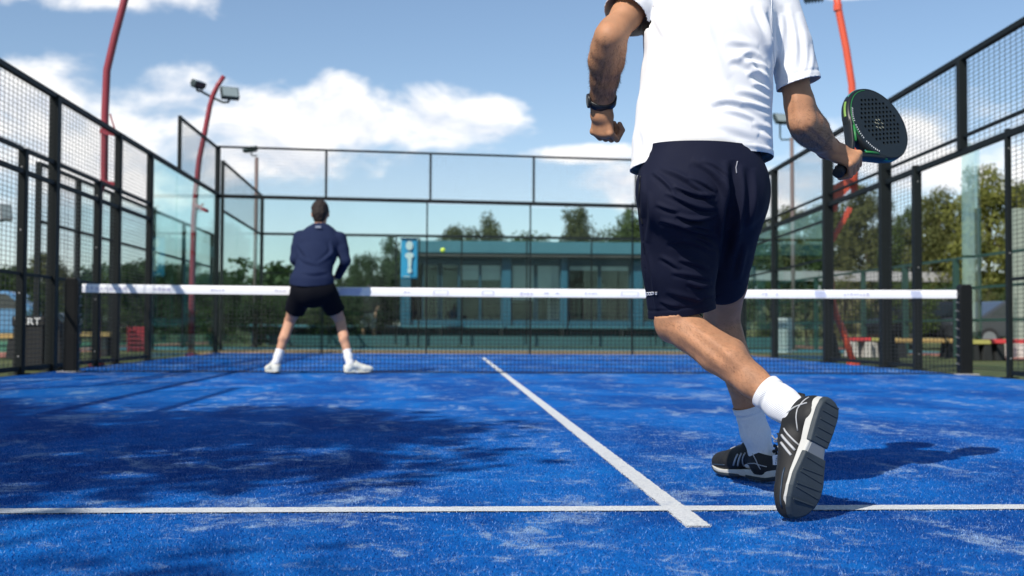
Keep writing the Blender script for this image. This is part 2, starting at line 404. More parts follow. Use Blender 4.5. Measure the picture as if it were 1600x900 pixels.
def pane(parent, a, b, z0, z1, m=GLASS, th=0.012):
    a, b = Vector((*a, 0)), Vector((*b, 0)); d = (b - a).normalized(); n = Vector((-d.y, d.x, 0)) * th / 2
    z0t = z0 if isinstance(z0, tuple) else (z0, z0); z1t = z1 if isinstance(z1, tuple) else (z1, z1)
    a = a + d * 0.006; b = b - d * 0.006
    vs = [a - n + Vector((0, 0, z0t[0])), b - n + Vector((0, 0, z0t[1])), b - n + Vector((0, 0, z1t[1])), a - n + Vector((0, 0, z1t[0]))]
    vs += [v + 2 * n for v in vs]
    q = MB().add(vs, [(0, 1, 2, 3), (7, 6, 5, 4), (0, 4, 5, 1), (1, 5, 6, 2), (2, 6, 7, 3), (3, 7, 4, 0)])
    return keep(parent, q.build('glass_pane', m))

# ---- net
NL, NR = -4.69, 5.29
net = thing('padel_net', 'padel net with white tape stretched between two black posts', 'net', (0.3, 0, 0))
BLACKP = mat('black_net_post', (0.006, 0.0065, 0.0065), 0.5, var=0.2, spec=0.25)
for x, s in ((NL, 1), (NR, -1)):
    q = MB(); W2, D2, H2 = 0.072, 0.06, 1.0
    prof = [(-W2, 0), (-W2, H2), (-W2 * 0.7, H2 + 0.03), (W2 * 0.7, H2 + 0.03), (W2, H2), (W2, 0)]
    q.poly_prism([(x + a, -D2, b) for a, b in prof], (0, 2 * D2, 0))
    po = keep(net, q.build('post', BLACKP, bevel=0.008))
    q = MB().box((x, 0, 0.008), (0.26, 0.2, 0.012)); bp = q.build('base_plate', KERB); bp.parent = po
    q = MB()
    for i in range(9):
        z = 0.12 + i * 0.1; q.tube([(x + s * (W2 + 0.001), -0.02, z), (x + s * (W2 + 0.022), -0.02, z + 0.006), (x + s * (W2 + 0.022), 0.02, z + 0.012), (x + s * (W2 + 0.001), 0.02, z + 0.018)], 0.006, 6)
    hk = q.build('lacing_hooks', BOLT); hk.parent = po; hk['kind'] = 'stuff'
TAPE = mat('white_net_tape', (0.80, 0.80, 0.80), 0.6, var=0.05, scale=8, bump=0.15, bscale=20)
def tz(x):
    t = (x - NL) / (NR - NL); return 0.966 - 0.02 * math.sin(math.pi * t)
q = MB(); N = 60; x0, x1 = NL + 0.10, NR - 0.09
prof = [(-0.013, -0.094), (-0.014, -0.05), (-0.010, -0.008), (0, 0.0), (0.010, -0.008), (0.014, -0.05), (0.013, -0.094)]
vs = []; fs = []
for i in range(N + 1):
    x = x0 + (x1 - x0) * i / N
    for y, z in prof: vs.append((x, y + 0.002 * math.sin(x * 3.1), tz(x) + z))
P = len(prof)
for i in range(N):
    for k in range(P - 1): fs.append((i * P + k, (i + 1) * P + k, (i + 1) * P + k + 1, i * P + k + 1))
tape = keep(net, q.add(vs, fs).build('tape', TAPE, smooth=True))
PRINT = mat('faded_lilac_print', (0.56, 0.55, 0.65), 0.7, var=0.2, scale=30); PRINT2 = mat('pale_blue_print', (0.50, 0.53, 0.66), 0.7, var=0.2, scale=12)
def tape_mark(xa, xb, za, zb, m=PRINT, slant=0.0):
    xm = (xa + xb) / 2; z = tz(xm); y = -0.0165
    o = MB().add([(xa, y, z - za), (xb, y, z - za), (xb + slant, y, z - zb), (xa + slant, y, z - zb)], [(0, 1, 2, 3)]).build('tape_print', m)
    o.parent = tape
def xn(u): return W(u, 452, 13.226).x
def frame_mark(ua, ub):
    a, b = xn(ua), xn(ub)
    for bx in ((a, b, .078, .071), (a, b, .027, .020), (a, a + .014, .071, .027), (b - .014, b, .071, .027)): tape_mark(*bx)
for ua, ub in ((677, 701), (753, 772), (970, 998)): frame_mark(ua, ub)
tape_mark(xn(528), xn(562), .085, .012, PRINT2, 0.03); tape_mark(xn(1274), xn(1291), .088, .010, PRINT2, -0.02); tape_mark(xn(1424), xn(1440), .088, .010, PRINT2, -0.02)
rr = random.Random(4)
for ua, ub, n in ((135, 200, 9), (240, 268, 4), (330, 352, 5), (430, 448, 5), (631, 643, 2), (813, 834, 4), (850, 858, 2), (868, 874, 1), (914, 935, 4), (1190, 1200, 2), (1212, 1218, 1), (1318, 1358, 8)):
    for i in range(n):
        a = xn(ua + (ub - ua) * i / n); wd = (xn(ub) - xn(ua)) / n * rr.uniform(.45, .8); c = .05 + rr.uniform(-.006, .006); hh = rr.uniform(.008, .02)
        tape_mark(a, a + wd, c + hh, c - hh)
# netting
q = MB(); th = 0.005; n = int((x1 - x0) / 0.045)
for i in range(n + 1):
    x = x0 + (x1 - x0) * i / n; q.bar((x, 0, 0.012), (x, 0, tz(x) - 0.09), th, caps=False)
for i in range(20):
    pts = [(x0 + (x1 - x0) * k / 24, 0.004, 0) for k in range(25)]; t = i / 19
    for k in range(24):
        a, b = pts[k], pts[k + 1]
        q.bar((a[0], .004, 0.014 + (tz(a[0]) - 0.10) * t), (b[0], .004, 0.014 + (tz(b[0]) - 0.10) * t), th, caps=False)
o = keep(net, q.build('netting', mat('black_netting', (0.008, 0.009, 0.011), 0.8))); o['kind'] = 'stuff'
keep(net, MB().tube([(x0, 0, 0.012), (x1, 0, 0.012)], 0.006, 6).build('bottom_cord', mat('black_netting', (0.02, 0.022, 0.026))))

# ---- fence on the side of the navy-shirted player (mesh near the net, glass to the corner)
LX = CX0 - 0.01
fl = thing('side_fence', 'black steel mesh and glass fence beside the far player with red floodlight poles behind', 'fence', (LX, 0, 0))
HL = 3.08
fullp = [-10.0, -4.75, -2.9, 0.32, 2.95, 4.70]
for y in fullp: post(fl, LX, y, 0, HL, 0.10 if y == 0.32 else 0.085, 0.13 if y == 0.32 else 0.10, bolts=0)
for y in (-0.68, 2.02, -1.9): post(fl, LX, y, 0, 2.33, 0.085, 0.085, bolts=4)
post(fl, LX, 10.03, 0, 4.0, 0.09, 0.09); post(fl, LX, 6.65, 3.06, 4.0, 0.06, 0.06); post(fl, LX, -6.65, 3.06, 4.0, 0.06, 0.06)
rail(fl, (LX, -10, HL), (LX, 10, HL), 0.06, 0.06); rail(fl, (LX, 6.65, 3.97), (LX, 10, 3.97), 0.045, 0.045); rail(fl, (LX, -10, 3.97), (LX, -6.65, 3.97), 0.045, 0.045)
ys = [-4.75, -2.9, -1.9, -0.68, 0.32, 2.02, 2.95, 4.70]
for a, b in zip(ys[:-1], ys[1:]):
    rail(fl, (LX + .002, a + .05, 2.33), (LX + .002, b - .05, 2.33), 0.04, 0.045); rail(fl, (LX + .002, a + .05, 2.10), (LX + .002, b - .05, 2.10), 0.05, 0.05)
    rail(fl, (LX + .002, a + .05, 0.06), (LX + .002, b - .05, 0.06), 0.04, 0.05)
    rail(fl, (LX + .002, a + .05, 1.04), (LX + .002, b - .05, 1.04), 0.03, 0.035)
    wire_panel(fl, (LX - .03, a), (LX - .03, b), 2.33, HL); wire_panel(fl, (LX - .03, a), (LX - .03, b), 0.06, 2.10); wire_panel(fl, (LX - .03, a), (LX - .03, b), 2.12, 2.32)
for a, b in ((6.65, 10.0), (-10, -6.65)): wire_panel(fl, (LX, a), (LX, b), HL + .02, 3.96)
for a, b in zip([4.75, 6.5, 8.25], [6.5, 8.25, 9.98]): pane(fl, (LX, a), (LX, b), 0.03, 3.05)
for a, b in zip([-9.98, -8.25, -6.5], [-8.25, -6.5, -4.80]): pane(fl, (LX, a), (LX, b), 0.03, 3.05)

# ---- fence on the racket side, with an open gateway at the net
RX = CX1 + 0.02
fr = thing('side_fence', 'black steel fence with an open gateway and gusseted posts on the racket side', 'fence', (RX, 0, 0))
def zs(y, z): return z * (1 - 0.0095 * (y + 1.4))
for y in (2.48, 4.85): post(fr, RX, y, 0, zs(y, 3.70), 0.15, 0.12, gusset=1)
for y in (7.8, -3.4): post(fr, RX, y, 0, zs(y, 3.70), 0.11, 0.09)
post(fr, RX, 10.03, 0, zs(10, 4.3), 0.09, 0.09)
post(fr, RX, 0.09, zs(0, 2.62), zs(0, 3.68), 0.10, 0.09)
for y in (-1.01, 1.41): post(fr, RX, y, 0, zs(y, 2.66), 0.055 if y < 0 else 0.10, 0.055 if y < 0 else 0.09, bolts=3)
def rrail(ya, yb, z, w=0.06, h=0.06): return rail(fr, (RX + .003, ya, zs(ya, z)), (RX + .003, yb, zs(yb, z)), w, h)
rrail(-3.4, 10, 3.71, .06, .065)
rrail(-3.4, 10, 2.60, .055, .07); rrail(-3.4, 10, 2.78, .03, .04)
for a, b in ((-3.4, -1.01), (1.41, 2.48), (2.48, 4.85)):
    rrail(a + .06, b - .06, 1.05, .03, .035); rrail(a + .06, b - .06, 0.06, .04, .05)
    wire_panel(fr, (RX + .03, a), (RX + .03, b), (0.06, 0.06), (zs(a, 2.6), zs(b, 2.6)))
for a, b in zip([-3.4, 0.09, 2.48, 4.85, 7.8], [0.09, 2.48, 4.85, 7.8, 10.0]):
    wire_panel(fr, (RX + .03, a), (RX + .03, b), (zs(a, 2.8), zs(b, 2.8)), (zs(a, 3.68), zs(b, 3.68)))
    wire_panel(fr, (RX + .03, a), (RX + .03, b), (zs(a, 2.63), zs(b, 2.63)), (zs(a, 2.77), zs(b, 2.77)))
for a, b in ((4.92, 6.35), (6.35, 7.74), (7.86, 9.97)): pane(fr, (RX, a), (RX, b), 0.03, (zs(a, 2.56), zs(b, 2.56)))
rrail(4.9, 9.95, 2.36, .03, .035); rrail(4.9, 9.95, 1.72, .025, .03)

# ---- wall of glass across the far end, mesh above
bw = thing('back_wall', 'tall glass wall with dark wire mesh frame above closing the far end of the court', 'glass wall', (0.15, 10, 0))
BY = CY1 + 0.02
def zt(x, z): return z - 0.018 * (x + 5)      # the frame sags a touch to the racket side
rail(bw, (LX, BY, 3.04), (RX, BY, zt(RX, 3.04) + .05), 0.06, 0.07); rail(bw, (LX, BY, 4.0), (RX, BY, zt(RX, 4.0)), 0.04, 0.04)
for i in range(1, 5):
    x = LX + 2.03 * i; post(bw, x + 0.06, BY, zt(x, 3.05), zt(x, 4.0), 0.045, 0.045)
    keep(bw, MB().box((x, BY + 0.03, 1.5), (0.03, 0.035, 3.0)).build('mullion', FRAME))
xs = [LX + 2.03 * i for i in range(5)] + [RX - .02]
for a, b in zip(xs[:-1], xs[1:]):
    pane(bw, (a, BY), (b, BY), 0.03, zt(b, 3.03), GLASSB); wire_panel(bw, (a, BY), (b, BY), (zt(a, 3.06), zt(b, 3.06)), (zt(a, 3.98), zt(b, 3.98)), 0.06, 0.0026, 0.06)

# ---- the next court's glass wall behind it
rw = thing('rear_court_wall', 'lower glass wall of the next court standing behind the far wall', 'glass wall', (1, 19.8, 0))
post(rw, -5.6, 19.8, 0, 4.1, 0.09, 0.09)
rail(rw, (-5.6, 19.8, 3.08), (9, 19.8, 3.02), 0.06, 0.07); rail(rw, (-5.6, 19.8, 2.0), (-5.0, 19.8, 2.0), 0.03, 0.03)
for i in range(8):
    a = -5.55 + 1.82 * i; pane(rw, (a, 19.8), (a + 1.82, 19.8), 0.05, 3.02, GLASS2)
    if i: keep(rw, MB().box((a, 19.85, 1.55), (0.04, 0.04, 3.0)).build('mullion', FRAME))
rs = thing('rear_court_fence', 'sloping dark mesh side panel of the next court beyond the far corner', 'fence', (-5.6, 15, 0))
a, b = Vector((-5.45, 13.0, 0)), Vector((-5.6, 19.75, 0))
post(rs, a.x, a.y, 0, 4.15, 0.07, 0.07)
for z in (4.12, 3.05): rail(rs, (a.x, a.y, z), (b.x, b.y, z), 0.05, 0.05)
wire_panel(rs, (a.x, a.y), (b.x, b.y), 3.07, 4.1, 0.06, 0.003, 0.1)
for t0, t1 in ((0, .33), (.33, .66), (.66, 1)): pane(rs, a.lerp(b, t0).xy, a.lerp(b, t1).xy, 0.05, 3.02, GLASS2)

# ---- the neighbouring court beside it (its fence shows through ours)
nf = thing('neighbour_fence', 'green tinted glass fence of the neighbouring court behind the red floodlight pole', 'fence', (-6.8, 10, 0))
for y, hgt in ((5.2, 3.0), (7.2, 3.0), (9.3, 3.0), (12.5, 3.05), (15.5, 3.0), (19, 3.0)): post(nf, -6.8, y, 0, hgt, 0.085, 0.085)
rail(nf, (-6.8, 5.2, 2.98), (-6.8, 19, 2.98), 0.05, 0.06); rail(nf, (-6.8, 5.2, 2.1), (-6.8, 19, 2.1), 0.04, 0.05)
for ya, yb in ((7.2, 9.3), (9.3, 12.5), (12.5, 15.5), (15.5, 19)): pane(nf, (-6.8, ya + .05), (-6.8, yb - .05), 0.05, 2.95, GLASS2)
wire_panel(nf, (-6.8, 5.2), (-6.8, 7.2), 0.1, 2.95)
nr = thing('neighbour_fence', 'dark green railing of the neighbouring court seen through the open gateway', 'fence', (8.6, 12, 0))
GRNP = mat('dark_green_painted_steel', (0.02, 0.06, 0.045), 0.5, var=0.2)
for y in (9.0, 11.5, 14.0, 17.5, 21.0): keep(nr, MB().box((9.2, y, 0.95), (0.10, 0.10, 1.9)).build('post', GRNP, bevel=.005))
for z in (1.88, 1.3, 0.7): keep(nr, MB().bar((9.2, 6.0, z), (9.2, 21, z), 0.045, 0.05).build('rail', GRNP))
gp = thing('glass_panel', 'pale green glass panel seen edge-on through the open gateway', 'glass panel', tuple(W(1518, 570, 21.5)))
pa, pb = W(1506, 500, 21.0), W(1531, 500, 21.6)
pane(gp, pa.xy, pb.xy, 0.0, 3.95, glass_mat('thick_green_glass', (0.88, 0.945, 0.92), 0.4), 0.05)
keep(gp, MB().box((pb.x, pb.y, 1.4), (0.05, 0.05, 2.8)).build('post', GRNP))

# ---- floodlight poles
LAMPB = mat('floodlight_housing', (0.03, 0.045, 0.045), 0.45, var=0.2); LAMPG = mat('floodlight_glass', (0.24, 0.29, 0.29), 0.2, var=0.1); LAMPL = mat('pale_floodlight_edge', (0.7, 0.72, 0.72), 0.3)
def floodlight(parent, c, size, rx, rz, arm_from=None, m=LAMPB):
    """box housing with bezel, glass and cooling fins; c is its centre"""
    w, h, d = size; rot = Matrix.Rotation(rz, 4, 'Z') @ Matrix.Rotation(rx, 4, 'X')
    def put(q, name, mm, par, bev=0.0):
        q.v = [tuple(Vector(c) + rot @ Vector(v)) for v in q.v]; o = q.build(name, mm, bevel=bev)
        if par is parent: keep(parent, o)
        else: o.parent = par
        return o
    q = MB().box((0, 0, 0), (w, d, h))
    for i in range(6): q.box((-w / 2 + w * (i + .5) / 6, d / 2 + 0.02, 0), (0.012, 0.04, h * 0.8))
    ho = put(q, 'lamp_head', m, parent, 0.01)
    put(MB().box((0, -d / 2 - 0.004, 0), (w * 0.86, 0.006, h * 0.84)), 'lens', LAMPG, ho)
    if arm_from is not None:
        a = Vector(arm_from); e = Vector(c) + rot @ Vector((0, d / 2 + .02, 0)); mid = Vector((e.x, e.y, a.z))
        keep(parent, MB().tube([a, a.lerp(mid, .9), mid + (e - mid) * .15, e], 0.022, 8).build('bracket_arm', LAMPB))
    return ho
def pole(name, label, pts, r, m, group='red floodlight poles around the courts'):
    b = Vector(pts[0]); t = thing(name, label, 'floodlight', (b.x, b.y, 0), group)
    keep(t, MB().tube(pts, r, 12).build('pole', m, smooth=True))
    keep(t, MB().lathe([(0.11, -0.04), (0.11, 0.015), (0.05, 0.02)], (b.x, b.y, 0), 14).build('base_flange', m)); return t
# nearest on the mesh side
D = 16.45
pA = [W(151, 566, D), W(152, 440, D), W(155, 300, D), W(163, 282, D), W(164, 180, D), W(167, 110, D), W(180, 55, D), W(196, -5, D), W(214, -75, D)]; pA[0].z = -0.04
t = pole('floodlight_pole', 'dark red bent floodlight pole rising behind the mesh fence near the net', pA, 0.052, RED)
keep(t, MB().bar(W(172, 178, D), W(180, 204, D), .018, .018).bar(W(180, 204, D), W(168, 206, D), .02, .03).build('brace', RED))
for v in (205, 285): keep(t, MB().bar(W(158, v, D), W(181, v + 4, D - .25), .05, .07).build('clamp', RED))
keep(t, MB().bar(W(205, -62, D), W(235, -70, D), .03, .03).build('cross_arm', LAMPB)); floodlight(t, W(240, -82, D), (.34, .3, .09), R(-40), R(20))
# farther one with both lamps in view
D = 22.3
pB = [W(298, 552, D), W(300, 470, D), W(303, 345, D), W(306, 300, D), W(311, 250, D), W(319, 212, D), W(328, 165, D), W(333, 148, D), W(341, 132, D), W(350, 119, D)]; pB[0].z = -0.04
t = pole('floodlight_pole', 'slim red floodlight pole carrying two black lamps in front of the clouds', pB, [.06, .058, .055, .053, .052, .05, .048, .047, .046, .044], RED)
jn = W(331, 152, D)
keep(t, MB().tube([W(313, 142, D), jn, W(349, 160, D)], .022, 8).build('cross_arm', LAMPB))
floodlight(t, W(310, 131, D - .1), (.30, .12, .10), R(-62), R(62), W(315, 143, D))
floodlight(t, W(359, 146, D - .1), (.33, .24, .09), R(-28), R(24), W(349, 160, D))
keep(t, MB().bar(W(302, 318, D), W(324, 330, D - .4), .05, .05).build('clamp', RED)); keep(t, MB().bar(W(304, 332, D), W(318, 318, D), .03, .03).build('brace', RED))
# grey-brown one of the next court
D = 33.0
GREYP = mat('grey_brown_pole', (0.16, 0.12, 0.11), 0.6)
pC = [W(397, 543, D), W(399, 400, D), W(401, 246, D)]; pC[0].z = -0.04
t = pole('floodlight_pole', 'grey brown floodlight pole behind the far left corner post', pC, .055, GREYP, 'floodlight poles of the next court')
floodlight(t, W(391, 233, D), (.46, .16, .1), R(-50), R(-38), W(401, 243, D))
# orange-red one on the racket side
D = 18.35
pD = [W(1334, 562, D), W(1318, 520, D), W(1306, 492, D), W(1299, 460, D), W(1297, 420, D), W(1297, 305, D)]; pD[0].z = -0.04
t = pole('floodlight_pole', 'orange red floodlight pole bolted to the fence behind the racket', pD, .055, ORNG)
keep(t, MB().tube([W(1335, 305, D), W(1336, 250, D), W(1331, 132, D), W(1322, 75, D), W(1310, 14, D), W(1303, -30, D)], .058, 12).build('upper_pole', ORNG, smooth=True))
keep(t, MB().lathe([(.068, -.05), (.068, .05)], tuple(W(1309, 12, D)), 12).build('collar', ORNG))
keep(t, MB().poly_prism([W(1292, 296, D), W(1338, 268, D), W(1338, 286, D), W(1312, 312, D), W(1308, 330, D), W(1292, 332, D)], (0, .05, 0)).build('mounting_plate', ORNG))
keep(t, MB().bar(W(1299, 378, D), W(1328, 325, D), .07, .07).build('brace', ORNG))
keep(t, MB().bar(W(1303, -25, D), W(1275, -14, D), .03, .03).build('cross_arm', LAMPB)); floodlight(t, W(1272, -6, D), (.30, .2, .12), R(-60), R(-30))
# slim far one whose lamp shows beside the player's arm
D = 30.0
pE = [W(1240, 545, D), W(1239, 400, D), W(1237, 215, D)]; pE[0].z = -0.04
t = pole('floodlight_pole', 'thin far floodlight pole with a lamp showing under the white sleeve', pE, .05, GREYP, 'floodlight poles of the next court')
floodlight(t, W(1221, 186, D), (.42, .3, .1), R(-35), R(20), W(1237, 218, D))
# floodlight at the picture's left edge
D = 27.0
pF = [W(-14, 560, D), W(-13, 450, D), W(-8, 345, D)]; pF[0].z = -0.04
t = pole('floodlight_pole', 'low grey floodlight on a post at the left edge behind the mesh', pF, .05, GREYP, 'floodlight poles of the next court')
floodlight(t, W(9, 332, D), (.26, .38, .1), R(-20), R(35), W(-8, 345, D), mat('grey_lamp', (.25, .26, .26), .5))
# ================================================================== BACKGROUND: clubhouse, benches, trees
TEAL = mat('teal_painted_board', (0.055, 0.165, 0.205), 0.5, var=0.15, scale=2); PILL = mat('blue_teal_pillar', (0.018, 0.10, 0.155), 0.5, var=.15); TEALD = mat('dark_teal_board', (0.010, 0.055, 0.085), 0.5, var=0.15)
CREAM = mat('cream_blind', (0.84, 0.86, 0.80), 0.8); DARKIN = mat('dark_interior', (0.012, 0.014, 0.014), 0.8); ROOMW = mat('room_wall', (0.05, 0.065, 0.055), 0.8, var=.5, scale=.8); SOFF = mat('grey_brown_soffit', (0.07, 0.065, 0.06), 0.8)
WGLASS = glass_mat('window_glass', (0.95, 0.97, 0.96), 1.0)
ch = thing('clubhouse', 'low teal clubhouse with a wide fascia and glazed front behind the glass walls', 'building', (2.6, 24, 0))
Y0 = 23.4; X0, X1 = -1.7, 7.6
def cp(q, name, m, bev=0.0): return keep(ch, q.build(name, m, bevel=bev))
cp(MB().b2((X0 - .15, Y0 - .55, 2.80), (X1 + .3, Y0 + 6.2, 3.16)), 'roof', TEAL, .01)
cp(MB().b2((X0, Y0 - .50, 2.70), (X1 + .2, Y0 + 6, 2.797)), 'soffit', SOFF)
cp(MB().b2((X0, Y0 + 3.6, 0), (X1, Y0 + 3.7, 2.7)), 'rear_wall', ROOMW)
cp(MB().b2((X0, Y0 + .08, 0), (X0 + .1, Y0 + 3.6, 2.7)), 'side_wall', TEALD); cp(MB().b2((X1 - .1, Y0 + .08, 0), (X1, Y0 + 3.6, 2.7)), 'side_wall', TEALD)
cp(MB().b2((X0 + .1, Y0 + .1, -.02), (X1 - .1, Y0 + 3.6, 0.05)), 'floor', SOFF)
for a, b in ((626, 642), (784, 798), (876, 886), (985, 1003)):
    xa, xb = W(a, 450, Y0 - CAM[1]).x, W(b, 450, Y0 - CAM[1]).x
    cp(MB().b2((xa, Y0 - .16, 0), (xb, Y0 - .02, 2.7)), 'pillar', PILL, .008)
cp(MB().b2((X0, Y0 - .07, .50), (X1, Y0 + .05, .74)), 'window_sill', PILL, .006)
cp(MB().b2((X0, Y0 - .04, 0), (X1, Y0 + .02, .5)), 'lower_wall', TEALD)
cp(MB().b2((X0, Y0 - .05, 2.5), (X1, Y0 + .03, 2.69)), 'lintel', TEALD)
def wx(u): return W(u, 450, Y0 - CAM[1]).x
for a, b, blind in ((660, 686, 0), (689, 717, .0), (717, 750, .42), (750, 784, .42), (799, 836, 1.0), (838, 876, .9), (888, 936, .12), (937, 984, .12), (1004, 1060, .3), (1062, 1120, .0), (1122, 1180, .3)):
    xa, xb = wx(a), wx(b); f = MB()
    for lo, hi in (((xa, .75), (xa + .04, 2.49)), ((xb - .04, .75), (xb, 2.49)), ((xa + .04, .75), (xb - .04, .79)), ((xa + .04, 2.45), (xb - .04, 2.49))): f.b2((lo[0], Y0 - .02, lo[1]), (hi[0], Y0 + .03, hi[1]))
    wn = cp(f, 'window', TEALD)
    pn = MB().b2((xa + .04, Y0, .79), (xb - .04, Y0 + .008, 2.45)).build('pane', WGLASS); pn.parent = wn
    if blind:
        bl = MB().b2((xa + .04, Y0 + .05, 2.46 - 1.1 * blind), (xb - .04, Y0 + .06, 2.46)).build('blind', CREAM); bl.parent = wn
cp(MB().b2((wx(858), Y0 + .6, .6), (wx(888), Y0 + .9, 1.5)), 'menu_board', CREAM)
for i, u in enumerate((682, 706, 752, 776, 858, 872, 905, 918, 950)):       # chairs and tables inside the window
    x = wx(u); q = MB().b2((x - .2, Y0 + 1.2, .45), (x + .2, Y0 + 1.6, .52)).b2((x - .2, Y0 + 1.55, .52), (x + .2, Y0 + 1.6, .98))
    for sx in (-.17, .17):
        for sy in (1.23, 1.57): q.b2((x + sx - .02, Y0 + sy - .02, .05), (x + sx + .02, Y0 + sy + .02, .46))
    tag(q.build('cafe_chair', DARKIN), 'dark cafe chair standing behind the clubhouse windows', 'chair', 'cafe chairs inside the clubhouse')
WHITE = mat('white_print', (0.8, 0.82, 0.82), 0.6, var=0.04)
# long bench ledge in front of the clubhouse, behind the glass
lw = thing('ledge_bench', 'long teal bench ledge along the foot of the clubhouse', 'bench', (0, 21.8, 0))
keep(lw, MB().b2((-6.2, 21.5, .50), (8.5, 21.95, .58)).build('seat', TEAL, bevel=.006)); keep(lw, MB().b2((-6.2, 21.98, .04), (8.5, 22.05, .5)).build('back_panel', TEALD))
for i in range(9): keep(lw, MB().box((-6 + i * 1.78, 21.7, .25), (.08, .4, .5)).build('leg', DARKIN))
kw = thing('kick_board', 'grey green low wall board running along the foot of the far glass', 'wall', (0, 20.3, 0))
for i in range(8): keep(kw, MB().b2((-5.5 + i * 1.8, 20.25, 0), (-5.5 + i * 1.8 + 1.78, 20.3, .30)).build('board', mat('grey_green_board', (.07, .15, .16), .6)))
# hanging blue banner
bD = 33.1
bn = thing('banner', 'bright blue hanging banner with white figures beside the clubhouse', 'banner', tuple(W(639, 540, bD)))
c0, c1 = W(627, 373, bD), W(652, 436, bD)
pts = []; n = 8
bannerM = mat('blue_banner_cloth', (0.03, 0.36, 0.66), 0.7, var=0.06)
q = MB(); vs = []; fs = []
for i in range(n + 1):
    for k in range(13):
        x = c0.x + (c1.x - c0.x) * i / n; z = c1.z + (c0.z - c1.z) * k / 12; vs.append((x, c0.y + .02 * math.sin(i * 1.1 + k * .3), z))
for i in range(n):
    for k in range(12): fs.append((i * 13 + k, (i + 1) * 13 + k, (i + 1) * 13 + k + 1, i * 13 + k + 1))
bo = keep(bn, q.add(vs, fs).build('cloth', bannerM, smooth=True)); bo.modifiers.new('thick', 'SOLIDIFY').thickness = .006
cxm = (c0.x + c1.x) / 2; yy = c0.y - .045; H = c0.z - c1.z
def disc(cx, cz, rx, rz): return [(cx + rx * math.cos(a * math.pi / 8), yy, cz + rz * math.sin(a * math.pi / 8)) for a in range(16)]
zt_ = c0.z
figs = MB().poly_prism(disc(cxm, zt_ - .17 * H, .10, .13), (0, -.004, 0)).poly_prism(disc(cxm, zt_ - .42 * H, .12, .09), (0, -.004, 0))
figs.poly_prism([(cxm - .05, yy, zt_ - .42 * H), (cxm + .07, yy, zt_ - .42 * H), (cxm + .05, yy, zt_ - .72 * H), (cxm - .03, yy, zt_ - .72 * H)], (0, -.003, 0)).poly_prism(disc(cxm + .01, zt_ - .79 * H, .06, .08), (0, -.004, 0))
figs.b2((cxm - .16, yy - .003, zt_ - .95 * H), (cxm + .02, yy, zt_ - .93 * H))
keep(bn, figs.build('printed_figures', WHITE))
keep(bn, MB().bar((c0.x - .03, c0.y, c0.z + .01), (c1.x + .03, c0.y, c0.z + .01), .025).build('top_bar', FRAME)); keep(bn, MB().box((c1.x + .05, c0.y + .03, c0.z / 2), (.045, .045, c0.z + .05)).build('post', FRAME))

# ball in the air above the net
ball = thing('padel_ball', 'yellow green padel ball in the air above the net tape', 'ball', tuple(W(692, 391, 15.6)))
bm = bmesh.new(); bmesh.ops.create_uvsphere(bm, u_segments=20, v_segments=12, radius=0.034); me = bpy.data.meshes.new('felt'); bm.to_mesh(me); bm.free()
me.materials.append(mat('yellow_felt', (0.50, 0.68, 0.06), 0.95, var=0.1, scale=80, bump=.5, bscale=300)); me.polygons.foreach_set('use_smooth', [True] * len(me.polygons))
o = bpy.data.objects.new('felt', me); COL.objects.link(o); o.parent = ball
q = MB(); q.tube([(.0345 * math.cos(a) * math.cos(.5 * math.sin(2 * a)), .0345 * math.sin(a) * math.cos(.5 * math.sin(2 * a)), .0345 * math.sin(.5 * math.sin(2 * a))) for a in [i * math.pi / 16 for i in range(33)]], .0012, 5); s_ = q.build('seam', WHITE); s_.parent = ball

# ---- benches on the racket side (painted boards on legs)
REDB = mat('red_bench_paint', (0.55, 0.05, 0.05), 0.5); YELB = mat('yellow_ochre_board', (0.42, 0.28, 0.10), 0.6, var=.2); OLIV = mat('yellow_green_board', (.38, .36, .10), .6)
PALEL = mat('pale_concrete_leg', (0.52, 0.50, 0.45), 0.85)
def bench(label, ua, ub, v, d, m, leg, h=None, group='painted benches beyond the fence'):
    a, b = W(ua, v, d), W(ub, v, d); t = thing('bench', label, 'bench', ((a.x + b.x) / 2, a.y, 0), group)
    z = a.z
    for k in range(3): keep(t, MB().b2((min(a.x, b.x), a.y - .22 + k * .15, z - .075), (max(a.x, b.x), a.y - .09 + k * .15, z)).build('slat', m, bevel=.005))
    n = 2
    for i in range(n):
        x = a.x + (b.x - a.x) * (.15 + .7 * i)
        keep(t, MB().poly_prism([(x - .10, a.y - .2, -.05), (x + .10, a.y - .2, -.05), (x + .06, a.y - .2, z - .077), (x - .06, a.y - .2, z - .077)], (0, .4, 0)).build('leg', leg, bevel=.01))
    return t
bench('red topped bench on pale legs behind the racket side fence', 1325, 1356, 527, 24.0, REDB, PALEL)
bench('ochre topped bench with pale legs next to the red bench', 1357, 1379, 528, 24.2, OLIV, PALEL)
bench('ochre plank bench seen just left of the black net post', 1388, 1497, 529, 23.5, YELB, DARKIN)
bench('bright red bench beyond the open gateway', 1541, 1640, 530, 21.5, REDB, DARKIN)
bench('short yellow green bench end beside the bright red bench', 1512, 1540, 531, 21.5, OLIV, DARKIN)
bench('wooden plank bench at the left edge behind the mesh', -40, 36, 521, 20.5, YELB, DARKIN, group='wooden benches behind the mesh fence')
bench('wooden plank bench behind the left net post', 96, 176, 519, 22.5, YELB, DARKIN, group='wooden benches behind the mesh fence')
